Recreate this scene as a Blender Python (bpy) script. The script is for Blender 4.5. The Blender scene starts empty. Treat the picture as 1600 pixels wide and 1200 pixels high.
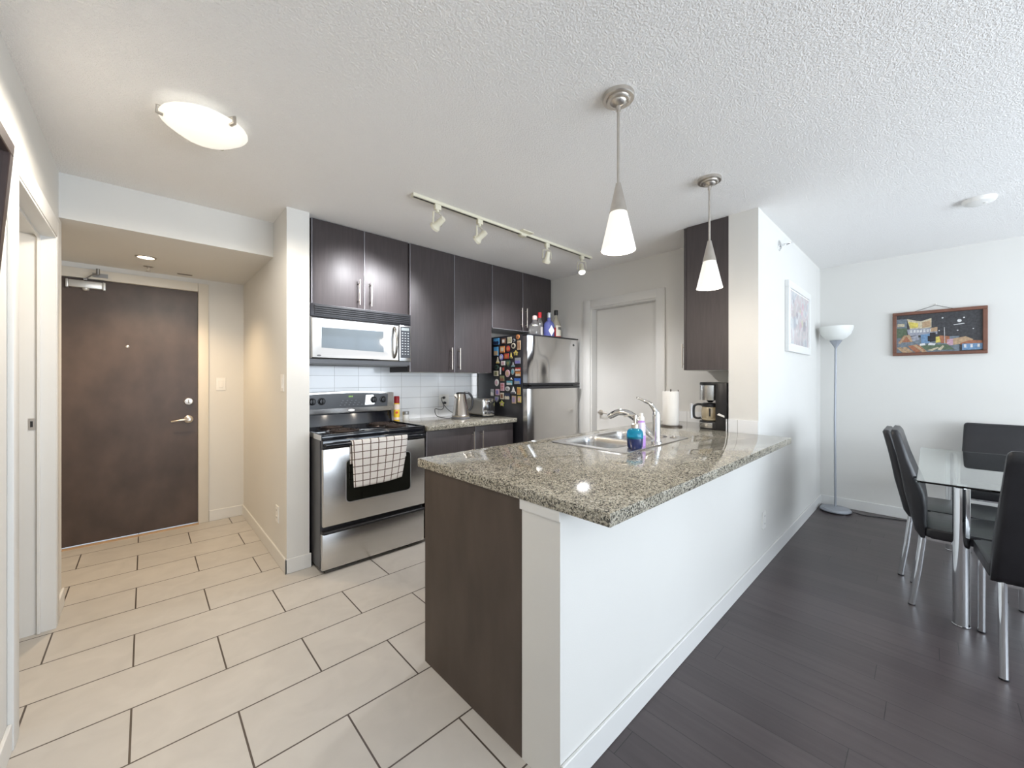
import bpy, bmesh, math, random
from mathutils import Vector, Matrix
random.seed(7)
SC = bpy.context.scene
COL = SC.collection

# ------------------------------------------------------------------ camera, world, large lights, exposure
cam = bpy.data.cameras.new('camera')
cam.sensor_width = 36.0
cam.lens = 612 / 1600 * 36.0
cam.shift_y = -0.005
cam.clip_start = 0.02
camo = bpy.data.objects.new('camera', cam)
COL.objects.link(camo)
camo.location = (0, 0, 1.3)
camo.rotation_euler = (math.radians(90), 0, math.radians(-43.14))
SC.camera = camo

SC.view_settings.view_transform = 'Standard'
SC.view_settings.look = 'None'
SC.view_settings.gamma = 1.0
SC.view_settings.use_curve_mapping = False
SC.view_settings.exposure = 1.0

world = bpy.data.worlds.new('world')
SC.world = world
world.use_nodes = True
wbg = world.node_tree.nodes['Background']
wbg.inputs[0].default_value = (0.72, 0.85, 1.0, 1)
wbg.inputs[1].default_value = 1.6


def light(name, kind, loc, energy, color, rot=(0, 0, 0), **kw):
    l = bpy.data.lights.new(name, kind)
    l.energy = energy
    l.color = color
    for k, v in kw.items():
        setattr(l, k, v)
    o = bpy.data.objects.new(name, l)
    COL.objects.link(o)
    o.location = loc
    o.rotation_euler = rot
    return o


# daylight coming in through the two panes of the big window behind the camera
DAY = (0.84, 0.915, 1.0)
for wx0, wx1 in ((0.25, 2.35), (2.55, 4.65)):
    light('window_daylight', 'AREA', ((wx0 + wx1) / 2, -3.12, 1.25), 43, DAY, (math.radians(134), 0, 0),
          shape='RECTANGLE', size=wx1 - wx0, size_y=1.5)

# ------------------------------------------------------------------ materials
MATS = {}


def nodes_of(name):
    m = bpy.data.materials.new(name)
    m.use_nodes = True
    nt = m.node_tree
    return m, nt, nt.nodes['Principled BSDF']


def N(nt, t, **kw):
    n = nt.nodes.new(t)
    for k, v in kw.items():
        if k.startswith('i_'):
            n.inputs[int(k[2:])].default_value = v
        else:
            setattr(n, k, v)
    return n


def mth(nt, op, a, b=None, c=None):
    n = nt.nodes.new('ShaderNodeMath')
    n.operation = op
    for i, v in enumerate((a, b, c)):
        if v is None:
            continue
        if isinstance(v, (int, float)):
            n.inputs[i].default_value = v
        else:
            nt.links.new(v, n.inputs[i])
    return n.outputs[0]


def ramp(nt, fac, stops, interp='LINEAR'):
    r = nt.nodes.new('ShaderNodeValToRGB')
    r.color_ramp.interpolation = interp
    els = r.color_ramp.elements
    while len(els) < len(stops):
        els.new(0.5)
    for e, (p, c) in zip(els, stops):
        e.position = p
        e.color = (*c, 1)
    nt.links.new(fac, r.inputs[0])
    return r.outputs[0]


def mat(name, color, rough=0.5, metal=0.0, var=0.04, vscale=6.0, bump=0.0, bscale=60.0, spec=0.5, stretch=None, coat=0.0,
        bdist=0.01, bdetail=3, emit=None, estr=0.0, trans=0.0, ior=1.45, alpha=1.0):
    """principled surface with a little procedural noise in its colour and relief"""
    if name in MATS:
        return MATS[name]
    m, nt, b = nodes_of(name)
    tc = N(nt, 'ShaderNodeTexCoord')
    src = tc.outputs['Object']
    if stretch:
        mp = N(nt, 'ShaderNodeMapping')
        mp.inputs['Scale'].default_value = stretch
        nt.links.new(src, mp.inputs['Vector'])
        src = mp.outputs[0]
    if var > 0:
        nz = N(nt, 'ShaderNodeTexNoise')
        nz.inputs['Scale'].default_value = vscale
        nz.inputs['Detail'].default_value = 4
        nt.links.new(src, nz.inputs['Vector'])
        lo = tuple(max(0, c * (1 - var)) for c in color)
        hi = tuple(min(1, c * (1 + var)) for c in color)
        nt.links.new(ramp(nt, nz.outputs['Fac'], [(0.3, lo), (0.7, hi)]), b.inputs['Base Color'])
    else:
        b.inputs['Base Color'].default_value = (*color, 1)
    b.inputs['Roughness'].default_value = rough
    b.inputs['Metallic'].default_value = metal
    b.inputs['Specular IOR Level'].default_value = spec
    b.inputs['Coat Weight'].default_value = coat
    b.inputs['Transmission Weight'].default_value = trans
    b.inputs['IOR'].default_value = ior
    b.inputs['Alpha'].default_value = alpha
    if emit:
        b.inputs['Emission Color'].default_value = (*emit, 1)
        b.inputs['Emission Strength'].default_value = estr
    if bump > 0:
        nb = N(nt, 'ShaderNodeTexNoise')
        nb.inputs['Scale'].default_value = bscale
        nb.inputs['Detail'].default_value = bdetail
        nt.links.new(src, nb.inputs['Vector'])
        bp = N(nt, 'ShaderNodeBump')
        bp.inputs['Strength'].default_value = bump
        bp.inputs['Distance'].default_value = bdist
        nt.links.new(nb.outputs['Fac'], bp.inputs['Height'])
        nt.links.new(bp.outputs[0], b.inputs['Normal'])
    MATS[name] = m
    return m


def tile_floor():
    m, nt, b = nodes_of('porcelain_floor_tile')
    tc = N(nt, 'ShaderNodeTexCoord')
    mp = N(nt, 'ShaderNodeMapping')
    mp.inputs['Location'].default_value = (0.345, -0.012, 0)
    nt.links.new(tc.outputs['Object'], mp.inputs['Vector'])
    br = N(nt, 'ShaderNodeTexBrick', offset=0.5, offset_frequency=2)
    nt.links.new(mp.outputs[0], br.inputs['Vector'])
    for k, v in (('Scale', 1.0), ('Mortar Size', 0.0034), ('Mortar Smooth', 0.1), ('Brick Width', 0.612), ('Row Height', 0.306), ('Bias', 0)):
        br.inputs[k].default_value = v
    br.inputs['Color1'].default_value = (0.53, 0.505, 0.47, 1)
    br.inputs['Color2'].default_value = (0.505, 0.48, 0.445, 1)
    br.inputs['Mortar'].default_value = (0.07, 0.055, 0.045, 1)
    nz = N(nt, 'ShaderNodeTexNoise')
    nz.inputs['Scale'].default_value = 7
    nz.inputs['Detail'].default_value = 7
    nz.inputs['Distortion'].default_value = 0.8
    nt.links.new(tc.outputs['Object'], nz.inputs['Vector'])
    mx = N(nt, 'ShaderNodeMix', data_type='RGBA', blend_type='MULTIPLY')
    mx.inputs[0].default_value = 1.0
    nt.links.new(br.outputs['Color'], mx.inputs[6])
    nt.links.new(ramp(nt, nz.outputs['Fac'], [(0.3, (0.90, 0.90, 0.90)), (0.7, (1.0, 1.0, 1.0))]), mx.inputs[7])
    nt.links.new(mx.outputs[2], b.inputs['Base Color'])
    b.inputs['Roughness'].default_value = 0.42
    bp = N(nt, 'ShaderNodeBump')
    bp.inputs['Strength'].default_value = 0.4
    bp.inputs['Distance'].default_value = 0.003
    nt.links.new(mth(nt, 'SUBTRACT', 1.0, br.outputs['Fac']), bp.inputs['Height'])
    nt.links.new(bp.outputs[0], b.inputs['Normal'])
    return m


def wall_tile():
    m, nt, b = nodes_of('glazed_wall_tile')
    tc = N(nt, 'ShaderNodeTexCoord')
    sp = N(nt, 'ShaderNodeSeparateXYZ')
    nt.links.new(tc.outputs['Object'], sp.inputs[0])
    cb = N(nt, 'ShaderNodeCombineXYZ')
    h = mth(nt, 'ADD', sp.outputs[0], sp.outputs[1])          # runs along either wall
    nt.links.new(mth(nt, 'ADD', h, -1.145 - 3.358 + 10.0), cb.inputs[0])
    nt.links.new(mth(nt, 'ADD', sp.outputs[2], -1.327 + 2.04), cb.inputs[1])
    br = N(nt, 'ShaderNodeTexBrick', offset=0.0)
    nt.links.new(cb.outputs[0], br.inputs['Vector'])
    for k, v in (('Scale', 1.0), ('Mortar Size', 0.0016), ('Mortar Smooth', 0.1), ('Brick Width', 0.2), ('Row Height', 0.102), ('Bias', 0)):
        br.inputs[k].default_value = v
    br.inputs['Color1'].default_value = (0.80, 0.81, 0.82, 1)
    br.inputs['Color2'].default_value = (0.77, 0.785, 0.80, 1)
    br.inputs['Mortar'].default_value = (0.40, 0.40, 0.40, 1)
    nt.links.new(br.outputs['Color'], b.inputs['Base Color'])
    b.inputs['Roughness'].default_value = 0.12
    bp = N(nt, 'ShaderNodeBump')
    bp.inputs['Strength'].default_value = 0.3
    bp.inputs['Distance'].default_value = 0.002
    nt.links.new(mth(nt, 'SUBTRACT', 1.0, br.outputs['Fac']), bp.inputs['Height'])
    nt.links.new(bp.outputs[0], b.inputs['Normal'])
    return m


def plank_floor():
    m, nt, b = nodes_of('dark_laminate_planks')
    tc = N(nt, 'ShaderNodeTexCoord')
    sp = N(nt, 'ShaderNodeSeparateXYZ')
    nt.links.new(tc.outputs['Object'], sp.inputs[0])
    W, L = 0.124, 1.22
    r = mth(nt, 'DIVIDE', mth(nt, 'ADD', sp.outputs[0], -0.071 + 12.4), W)
    row = mth(nt, 'FLOOR', r)
    wn = N(nt, 'ShaderNodeTexWhiteNoise', noise_dimensions='1D')
    nt.links.new(row, wn.inputs['W'])
    c = mth(nt, 'ADD', mth(nt, 'DIVIDE', mth(nt, 'ADD', sp.outputs[1], 12.2), L), wn.outputs['Value'])
    fr = mth(nt, 'FRACT', r)
    fc = mth(nt, 'FRACT', c)
    e1 = mth(nt, 'LESS_THAN', mth(nt, 'ABSOLUTE', mth(nt, 'SUBTRACT', fr, 0.5)), 0.5 - 0.010)
    e2 = mth(nt, 'LESS_THAN', mth(nt, 'ABSOLUTE', mth(nt, 'SUBTRACT', fc, 0.5)), 0.5 - 0.0011)
    inside = mth(nt, 'MULTIPLY', e1, e2)
    wn2 = N(nt, 'ShaderNodeTexWhiteNoise', noise_dimensions='2D')
    cb = N(nt, 'ShaderNodeCombineXYZ')
    nt.links.new(row, cb.inputs[0])
    nt.links.new(mth(nt, 'FLOOR', c), cb.inputs[1])
    nt.links.new(cb.outputs[0], wn2.inputs['Vector'])
    mp = N(nt, 'ShaderNodeMapping')
    mp.inputs['Scale'].default_value = (38, 2.2, 1)
    nt.links.new(tc.outputs['Object'], mp.inputs['Vector'])
    nz = N(nt, 'ShaderNodeTexNoise')
    nz.inputs['Scale'].default_value = 1.0
    nz.inputs['Detail'].default_value = 5
    nt.links.new(mp.outputs[0], nz.inputs['Vector'])
    f = mth(nt, 'ADD', mth(nt, 'MULTIPLY', wn2.outputs['Value'], 0.25), mth(nt, 'MULTIPLY', nz.outputs['Fac'], 0.75))
    wood = ramp(nt, f, [(0.15, (0.047, 0.036, 0.038)), (0.85, (0.088, 0.070, 0.071))])
    mx = N(nt, 'ShaderNodeMix', data_type='RGBA')
    nt.links.new(inside, mx.inputs[0])
    mx.inputs[6].default_value = (0.020, 0.017, 0.017, 1)
    nt.links.new(wood, mx.inputs[7])
    nt.links.new(mx.outputs[2], b.inputs['Base Color'])
    b.inputs['Roughness'].default_value = 0.33
    bp = N(nt, 'ShaderNodeBump')
    bp.inputs['Strength'].default_value = 0.35
    bp.inputs['Distance'].default_value = 0.002
    nt.links.new(mth(nt, 'ADD', inside, mth(nt, 'MULTIPLY', nz.outputs['Fac'], 0.25)), bp.inputs['Height'])
    nt.links.new(bp.outputs[0], b.inputs['Normal'])
    return m


def granite():
    m, nt, b = nodes_of('speckled_granite')
    tc = N(nt, 'ShaderNodeTexCoord')
    v = N(nt, 'ShaderNodeTexVoronoi', feature='F1')
    v.inputs['Scale'].default_value = 250
    v.inputs['Randomness'].default_value = 1
    nz0 = N(nt, 'ShaderNodeTexNoise')
    nz0.inputs['Scale'].default_value = 90
    nt.links.new(tc.outputs['Object'], nz0.inputs['Vector'])
    add = N(nt, 'ShaderNodeVectorMath', operation='ADD')
    sc = N(nt, 'ShaderNodeVectorMath', operation='SCALE')
    sc.inputs['Scale'].default_value = 0.012
    nt.links.new(nz0.outputs['Color'], sc.inputs[0])
    nt.links.new(tc.outputs['Object'], add.inputs[0])
    nt.links.new(sc.outputs[0], add.inputs[1])
    nt.links.new(add.outputs[0], v.inputs['Vector'])
    sp = N(nt, 'ShaderNodeSeparateColor')
    nt.links.new(v.outputs['Color'], sp.inputs[0])
    nz = N(nt, 'ShaderNodeTexNoise')
    nz.inputs['Scale'].default_value = 22
    nz.inputs['Detail'].default_value = 6
    nt.links.new(tc.outputs['Object'], nz.inputs['Vector'])
    f = mth(nt, 'ADD', mth(nt, 'MULTIPLY', sp.outputs[0], 0.66), mth(nt, 'MULTIPLY', nz.outputs['Fac'], 0.34))
    col = ramp(nt, f, [(0.16, (0.022, 0.022, 0.019)), (0.31, (0.09, 0.084, 0.070)), (0.43, (0.27, 0.25, 0.205)),
                       (0.57, (0.35, 0.32, 0.25)), (0.74, (0.46, 0.43, 0.35)), (0.92, (0.62, 0.60, 0.53))])
    nt.links.new(col, b.inputs['Base Color'])
    b.inputs['Roughness'].default_value = 0.07
    b.inputs['Specular IOR Level'].default_value = 0.6
    return m


def textured_ceiling():
    m, nt, b = nodes_of('stippled_ceiling_paint')
    tc = N(nt, 'ShaderNodeTexCoord')
    nz = N(nt, 'ShaderNodeTexNoise')
    nz.inputs['Scale'].default_value = 150
    nz.inputs['Detail'].default_value = 2.5
    nz.inputs['Roughness'].default_value = 0.6
    nt.links.new(tc.outputs['Object'], nz.inputs['Vector'])
    b.inputs['Base Color'].default_value = (0.93, 0.915, 0.895, 1)
    b.inputs['Roughness'].default_value = 0.95
    bp = N(nt, 'ShaderNodeBump')
    bp.inputs['Strength'].default_value = 0.6
    bp.inputs['Distance'].default_value = 0.005
    nt.links.new(ramp(nt, nz.outputs['Fac'], [(0.40, (0, 0, 0)), (0.62, (1, 1, 1))]), bp.inputs['Height'])
    nt.links.new(bp.outputs[0], b.inputs['Normal'])
    return m


def towel_mat():
    m, nt, b = nodes_of('checked_cotton')
    uv = N(nt, 'ShaderNodeUVMap', uv_map='UVMap')
    sp = N(nt, 'ShaderNodeSeparateXYZ')
    nt.links.new(uv.outputs[0], sp.inputs[0])
    nz = N(nt, 'ShaderNodeTexNoise')
    nz.inputs['Scale'].default_value = 60
    nt.links.new(uv.outputs[0], nz.inputs['Vector'])
    wob = mth(nt, 'MULTIPLY', mth(nt, 'SUBTRACT', nz.outputs['Fac'], 0.5), 0.08)
    fx = mth(nt, 'FRACT', mth(nt, 'ADD', mth(nt, 'MULTIPLY_ADD', sp.outputs[0], 7.0, -0.15), wob))
    fy = mth(nt, 'FRACT', mth(nt, 'ADD', mth(nt, 'MULTIPLY_ADD', sp.outputs[1], 5.6, 0.25), wob))
    ln = mth(nt, 'MAXIMUM', mth(nt, 'LESS_THAN', fx, 0.115), mth(nt, 'LESS_THAN', fy, 0.115))
    mx = N(nt, 'ShaderNodeMix', data_type='RGBA')
    nt.links.new(ln, mx.inputs[0])
    mx.inputs[6].default_value = (0.80, 0.77, 0.74, 1)
    mx.inputs[7].default_value = (0.13, 0.085, 0.065, 1)
    nt.links.new(mx.outputs[2], b.inputs['Base Color'])
    b.inputs['Roughness'].default_value = 0.95
    return m


def abstract_print():
    m, nt, b = nodes_of('pastel_print')
    tc = N(nt, 'ShaderNodeTexCoord')
    nz = N(nt, 'ShaderNodeTexNoise')
    nz.inputs['Scale'].default_value = 6.5
    nz.inputs['Detail'].default_value = 5
    nz.inputs['Distortion'].default_value = 1.3
    nt.links.new(tc.outputs['Object'], nz.inputs['Vector'])
    c = ramp(nt, nz.outputs['Fac'], [(0.25, (0.34, 0.33, 0.34)), (0.40, (0.50, 0.47, 0.47)), (0.48, (0.58, 0.48, 0.49)),
                                     (0.56, (0.60, 0.61, 0.62)), (0.66, (0.46, 0.48, 0.53)), (0.78, (0.55, 0.52, 0.46))])
    nt.links.new(c, b.inputs['Base Color'])
    b.inputs['Roughness'].default_value = 0.15
    return m


WALL = mat('white_wall_paint', (0.70, 0.69, 0.66), 0.75, var=0.012, vscale=2.0, bump=0.04, bscale=220)
TRIM = mat('white_trim_paint', (0.72, 0.715, 0.695), 0.4, var=0.01)
CEIL = textured_ceiling()
FLOOR = tile_floor()
PLANK = plank_floor()
TILE = wall_tile()
GRAN = granite()
ESP = mat('espresso_cabinet', (0.056, 0.046, 0.047), 0.46, var=0.14, vscale=5, stretch=(14, 14, 1.0), spec=0.55)
ESPB = mat('espresso_carcass', (0.036, 0.026, 0.023), 0.45, var=0.1, vscale=4)
ESPP = mat('espresso_end_panel', (0.070, 0.052, 0.042), 0.5, var=0.18, vscale=3.0, stretch=(3, 3, 1), spec=0.4)
MELA = mat('white_melamine', (0.75, 0.74, 0.72), 0.5, var=0.01)
DOORB = mat('dark_brown_door', (0.074, 0.052, 0.043), 0.38, var=0.26, vscale=3.2, stretch=(1.6, 1.6, 1.0))
NICK = mat('brushed_nickel', (0.62, 0.58, 0.53), 0.32, 1.0, var=0.05, vscale=30)
CHRO = mat('polished_chrome', (0.78, 0.79, 0.80), 0.07, 1.0, var=0.0)
STEEL = mat('brushed_stainless_steel', (0.60, 0.59, 0.575), 0.26, 1.0, var=0.05, vscale=3, stretch=(2, 2, 160), bump=0.0)
STEELF = mat('bowed_stainless_steel', (0.66, 0.66, 0.665), 0.15, 1.0, var=0.03, vscale=3, bump=1.0, bscale=3.0, bdist=0.10, bdetail=0.0)
STEELB = mat('bright_stainless_steel', (0.46, 0.457, 0.452), 0.28, 1.0, var=0.04, vscale=3, stretch=(2, 2, 120))
BLKP = mat('black_plastic', (0.016, 0.016, 0.018), 0.35, var=0.05)
BLKG = mat('black_enamel', (0.010, 0.011, 0.015), 0.10, var=0.0, spec=0.7)
BLKS = mat('black_fridge_side', (0.014, 0.014, 0.017), 0.30, var=0.1, bump=0.05, bscale=300)
GRYP = mat('dark_grey_steel', (0.085, 0.085, 0.09), 0.35, 0.3, var=0.05)
GRYM = mat('silver_grey_paint', (0.36, 0.38, 0.42), 0.4, 0.3, var=0.03)
OVGL = mat('dark_oven_glass', (0.012, 0.013, 0.010), 0.05, var=0.0, spec=0.8)
MWGL = mat('grey_microwave_glass', (0.10, 0.12, 0.135), 0.06, var=0.05, spec=0.9)
LEATH = mat('black_leatherette', (0.015, 0.0145, 0.017), 0.36, var=0.15, vscale=8, bump=0.10, bscale=25, spec=0.55)
WPLA = mat('white_plastic', (0.80, 0.79, 0.76), 0.4, var=0.0)
CREAM = mat('ivory_enamel', (0.72, 0.69, 0.56), 0.38, var=0.02)
GLASS = mat('clear_table_glass', (0.90, 0.97, 0.94), 0.0, var=0.0, trans=1.0, ior=1.5)
PAPER = mat('white_paper', (0.80, 0.78, 0.74), 0.9, var=0.02, bump=0.1, bscale=90)
WARM = (1.0, 0.80, 0.56)
SHADE = mat('frosted_lit_glass', (0.72, 0.70, 0.66), 0.4, var=0.0, emit=(1.0, 0.94, 0.85), estr=0.27)
BULB = mat('lit_bulb', (1, 1, 1), 0.4, var=0.0, emit=(1.0, 0.95, 0.86), estr=3.5)
BOWL = mat('lit_alabaster_bowl', (0.80, 0.77, 0.70), 0.3, var=0.0, emit=(1.0, 0.95, 0.85), estr=0.30)
DOWN = mat('lit_downlight_lens', (1, 1, 1), 0.4, var=0.0, emit=(1.0, 0.84, 0.62), estr=6)
COLD = mat('lit_spot_lens', (1, 1, 1), 0.2, var=0.0, emit=(0.96, 0.97, 1.0), estr=9)
LAMPW = mat('white_lamp_plastic', (0.78, 0.79, 0.76), 0.45, var=0.01, trans=0.0)


# ------------------------------------------------------------------ mesh helpers
class MB:
    """collects shapes (in world coordinates) that become ONE mesh object"""

    def __init__(self):
        self.bm = bmesh.new()
        self.uv = None

    def box(self, x0, x1, y0, y1, z0, z1, b=0.0, mi=0, seg=2):
        x0, x1 = min(x0, x1), max(x0, x1)
        y0, y1 = min(y0, y1), max(y0, y1)
        z0, z1 = min(z0, z1), max(z0, z1)
        M = Matrix.Translation(((x0 + x1) / 2, (y0 + y1) / 2, (z0 + z1) / 2)) @ Matrix.Diagonal((x1 - x0, y1 - y0, z1 - z0, 1))
        vs = bmesh.ops.create_cube(self.bm, size=1, matrix=M)['verts']
        fs = list({f for v in vs for f in v.link_faces})
        for f in fs:
            f.material_index = mi
        if b > 0:
            es = list({e for v in vs for e in v.link_edges})
            bmesh.ops.bevel(self.bm, geom=es, offset=b, segments=seg, profile=0.5, affect='EDGES', material=mi)
        return self

    def face(self, pts, mi=0):
        f = self.bm.faces.new([self.bm.verts.new(p) for p in pts])
        f.material_index = mi
        return f

    def prism(self, pts, vec, mi=0, b=0.0, seg=2):
        vec = Vector(vec)
        a = [self.bm.verts.new(p) for p in pts]
        c = [self.bm.verts.new(Vector(p) + vec) for p in pts]
        n = len(pts)
        fs = [self.bm.faces.new(a[::-1]), self.bm.faces.new(c)]
        for i in range(n):
            fs.append(self.bm.faces.new((a[i], a[(i + 1) % n], c[(i + 1) % n], c[i])))
        for f in fs:
            f.material_index = mi
        if b > 0:
            es = list(fs[0].edges) + list(fs[1].edges)
            bmesh.ops.bevel(self.bm, geom=es, offset=b, segments=seg, profile=0.5, affect='EDGES', material=mi)
        return self

    def lathe(self, prof, c=(0, 0, 0), axis=(0, 0, 1), seg=32, mi=0, scale=(1, 1)):
        """prof: list of (radius, height) ; ends are closed with a fan when the radius is above zero"""
        R = Vector((0, 0, 1)).rotation_difference(Vector(axis).normalized()).to_matrix()
        c = Vector(c)
        rings = []
        for r, h in prof:
            if r <= 1e-6:
                rings.append([self.bm.verts.new(c + R @ Vector((0, 0, h)))])
            else:
                rings.append([self.bm.verts.new(c + R @ Vector((r * scale[0] * math.cos(2 * math.pi * i / seg),
                                                                r * scale[1] * math.sin(2 * math.pi * i / seg), h))) for i in range(seg)])
        for a, d in zip(rings, rings[1:]):
            for i in range(seg):
                j = (i + 1) % seg
                if len(a) == 1 and len(d) == 1:
                    continue
                if len(a) == 1:
                    f = self.bm.faces.new((a[0], d[j], d[i]))
                elif len(d) == 1:
                    f = self.bm.faces.new((a[i], a[j], d[0]))
                else:
                    f = self.bm.faces.new((a[i], a[j], d[j], d[i]))
                f.material_index = mi
        if len(rings[0]) > 1:
            self.bm.faces.new(rings[0][::-1]).material_index = mi
        if len(rings[-1]) > 1:
            self.bm.faces.new(rings[-1]).material_index = mi
        return self

    def cyl(self, p0, p1, r, r1=None, seg=20, mi=0):
        p0, p1 = Vector(p0), Vector(p1)
        L = (p1 - p0).length
        return self.lathe([(r, 0), (r if r1 is None else r1, L)], p0, p1 - p0, seg, mi)

    def tube(self, pts, r, seg=12, mi=0, flat=1.0):
        pts = [Vector(p) for p in pts]
        n = len(pts)
        rr = r if isinstance(r, (list, tuple)) else [r] * n
        t0 = (pts[1] - pts[0]).normalized()
        u = t0.orthogonal().normalized()
        rings = []
        for i, p in enumerate(pts):
            t = (pts[min(i + 1, n - 1)] - pts[max(i - 1, 0)]).normalized()
            u = (u - t * u.dot(t)).normalized()
            w = t.cross(u)
            rings.append([self.bm.verts.new(p + (u * math.cos(2 * math.pi * k / seg) + w * math.sin(2 * math.pi * k / seg) * flat) * rr[i])
                          for k in range(seg)])
        for a, d in zip(rings, rings[1:]):
            for k in range(seg):
                j = (k + 1) % seg
                self.bm.faces.new((a[k], a[j], d[j], d[k])).material_index = mi
        self.bm.faces.new(rings[0][::-1]).material_index = mi
        self.bm.faces.new(rings[-1]).material_index = mi
        return self

    def build(self, name, mats, parent=None, smooth=35):
        mats = mats if isinstance(mats, (list, tuple)) else [mats]
        off = Vector((0, 0, 0))
        p = parent
        while p is not None:
            off += p.location
            p = p.parent
        bmesh.ops.recalc_face_normals(self.bm, faces=self.bm.faces)
        bmesh.ops.translate(self.bm, verts=self.bm.verts, vec=-off)
        me = bpy.data.meshes.new(name)
        self.bm.to_mesh(me)
        self.bm.free()
        for m in mats:
            me.materials.append(m)
        for f in me.polygons:
            f.use_smooth = True
        me.set_sharp_from_angle(angle=math.radians(smooth))
        o = bpy.data.objects.new(name, me)
        COL.objects.link(o)
        o.parent = parent
        return o


def tag(o, label, cat, group=None):
    o['label'] = label
    o['category'] = cat
    if group:
        o['group'] = group
    return o


def thing(name, label, cat, loc=(0, 0, 0), group=None):
    o = bpy.data.objects.new(name, None)
    o.empty_display_size = 0.05
    COL.objects.link(o)
    o.location = loc
    return tag(o, label, cat, group)


def struct(o):
    o['kind'] = 'structure'
    return o


def bx(*a, **k):
    return MB().box(*a, **k)


def arc(c, r, a0, a1, n, plane='xz'):
    out = []
    for i in range(n + 1):
        a = math.radians(a0 + (a1 - a0) * i / n)
        if plane == 'xz':
            out.append((c[0] + r * math.cos(a), c[1], c[2] + r * math.sin(a)))
        elif plane == 'yz':
            out.append((c[0], c[1] + r * math.cos(a), c[2] + r * math.sin(a)))
        else:
            out.append((c[0] + r * math.cos(a), c[1] + r * math.sin(a), c[2]))
    return out


def smooth_path(pts, n=6):
    """Catmull-Rom through the given points"""
    P = [Vector(p) for p in pts]
    P = [P[0] * 2 - P[1]] + P + [P[-1] * 2 - P[-2]]
    out = []
    for i in range(1, len(P) - 2):
        for k in range(n):
            t = k / n
            a, b, c, d = P[i - 1:i + 3]
            out.append(0.5 * ((2 * b) + (c - a) * t + (2 * a - 5 * b + 4 * c - d) * t * t + (3 * b - a - 3 * c + d) * t ** 3))
    out.append(P[-2])
    return out


# ------------------------------------------------------------------ the room shell
H = 2.45
XL, XF, YW, YB = -0.35, 5.15, -3.2, 4.5         # left wall, far wall, window wall, wall with the entry door
KY, PX = 3.37, 3.46                             # stove wall, pantry wall
struct(bx(-1.45, 3.62, 0.79, 4.62, -0.06, 0).build('floor', FLOOR))
struct(bx(-0.50, 5.27, -3.32, 0.79, -0.06, 0).build('floor_dining', PLANK))
struct(bx(-1.45, 5.27, -3.32, 4.62, H, H + 0.1).build('ceiling', CEIL))
struct(bx(-0.62, 0.69, 3.31, YB, 2.198, H).build('ceiling_entry', WALL))

m = MB()
m.box(-0.46, XL, -3.32, 2.27, 0, H)
m.box(-0.46, XL, 2.27, 3.13, 2.05, H)
m.box(-0.62, XL, 3.13, 3.41, 0, H)
m.box(-0.74, -0.62, 3.13, 4.62, 0, H)
struct(m.build('wall_left', WALL))
m = MB()
m.box(-1.45, -1.35, 1.8, 3.25, 0, H)
m.box(-1.35, -0.46, 1.8, 1.9, 0, H)
m.box(-1.35, -0.62, 3.13, 3.25, 0, H)
struct(m.build('wall_closet', WALL))
m = MB()
m.box(0.351, 0.83, YB, YB + 0.12, 0, H)
m.box(-0.51, 0.351, YB, YB + 0.12, 2.085, H)
m.box(-0.74, -0.51, YB, YB + 0.12, 0, H)
struct(m.build('wall_entry', WALL))
struct(bx(0.69, 0.83, 2.935, YB, 0, H).build('wall_wing', WALL))
struct(bx(0.83, PX + 0.12, KY, KY + 0.1, 0, H).build('wall_stove', WALL))
m = MB()
m.box(PX, PX + 0.13, 0.97, 1.727, 0, H)
m.box(PX, PX + 0.13, 2.468, KY, 0, H)
m.box(PX, PX + 0.13, 1.727, 2.468, 2.055, H)
struct(m.build('wall_pantry', WALL))
struct(bx(PX + 0.35, PX + 0.4, 1.5, 2.7, 0, H).build('wall_pantry_back', WALL))
struct(bx(3.0, XF, 0.786, 0.97, 0, H).build('wall_dining', WALL))
struct(bx(0.942, 3.0, 0.786, 0.955, 0, 0.888).build('wall_peninsula', WALL))
struct(bx(XF, XF + 0.12, -3.32, 0.97, 0, H).build('wall_far', WALL))
m = MB()
m.box(-0.46, 0.25, YW - 0.12, YW, 0, H)
m.box(4.65, XF + 0.12, YW - 0.12, YW, 0, H)
m.box(0.25, 4.65, YW - 0.12, YW, 0, 0.3)
m.box(0.25, 4.65, YW - 0.12, YW, 2.3, H)
m.box(2.35, 2.55, YW - 0.12, YW, 0.3, 2.3)
struct(m.build('wall_window', WALL))
for i, (a, b) in enumerate(((0.25, 2.35), (2.55, 4.65))):
    m = MB()
    for x in (a, (a + b) / 2 - 0.025, b - 0.05):
        m.box(x, x + 0.05, YW - 0.09, YW - 0.03, 0.3, 2.3)
    for z in (0.3, 2.25):
        m.box(a, b, YW - 0.09, YW - 0.03, z, z + 0.05)
    struct(m.build('window_%d' % (i + 1), TRIM))

# tiled splashback behind stove and counter, short tile rows behind the peninsula counter
struct(bx(0.83, 2.66, KY - 0.008, KY, 0.90, 1.60).build('trim_1', TILE))
struct(bx(PX - 0.008, PX, 0.97, 1.64, 0.90, 1.016).build('trim_2', TILE))
m = MB()
m.box(2.992, 3.0, 0.786, 0.985, 0.90, 1.016)
m.box(2.992, PX, 0.970, 0.978, 0.90, 1.016)
struct(m.build('trim_3', TILE))
# small wood band under the counter end
struct(bx(0.938, 0.942, 0.786, 0.963, 0.855, 0.888).build('trim_4', TRIM))


def base(name, x0, x1, y0, y1):
    return struct(bx(x0, x1, y0, y1, 0, 0.098, b=0.003, seg=1).build(name, TRIM))


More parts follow.
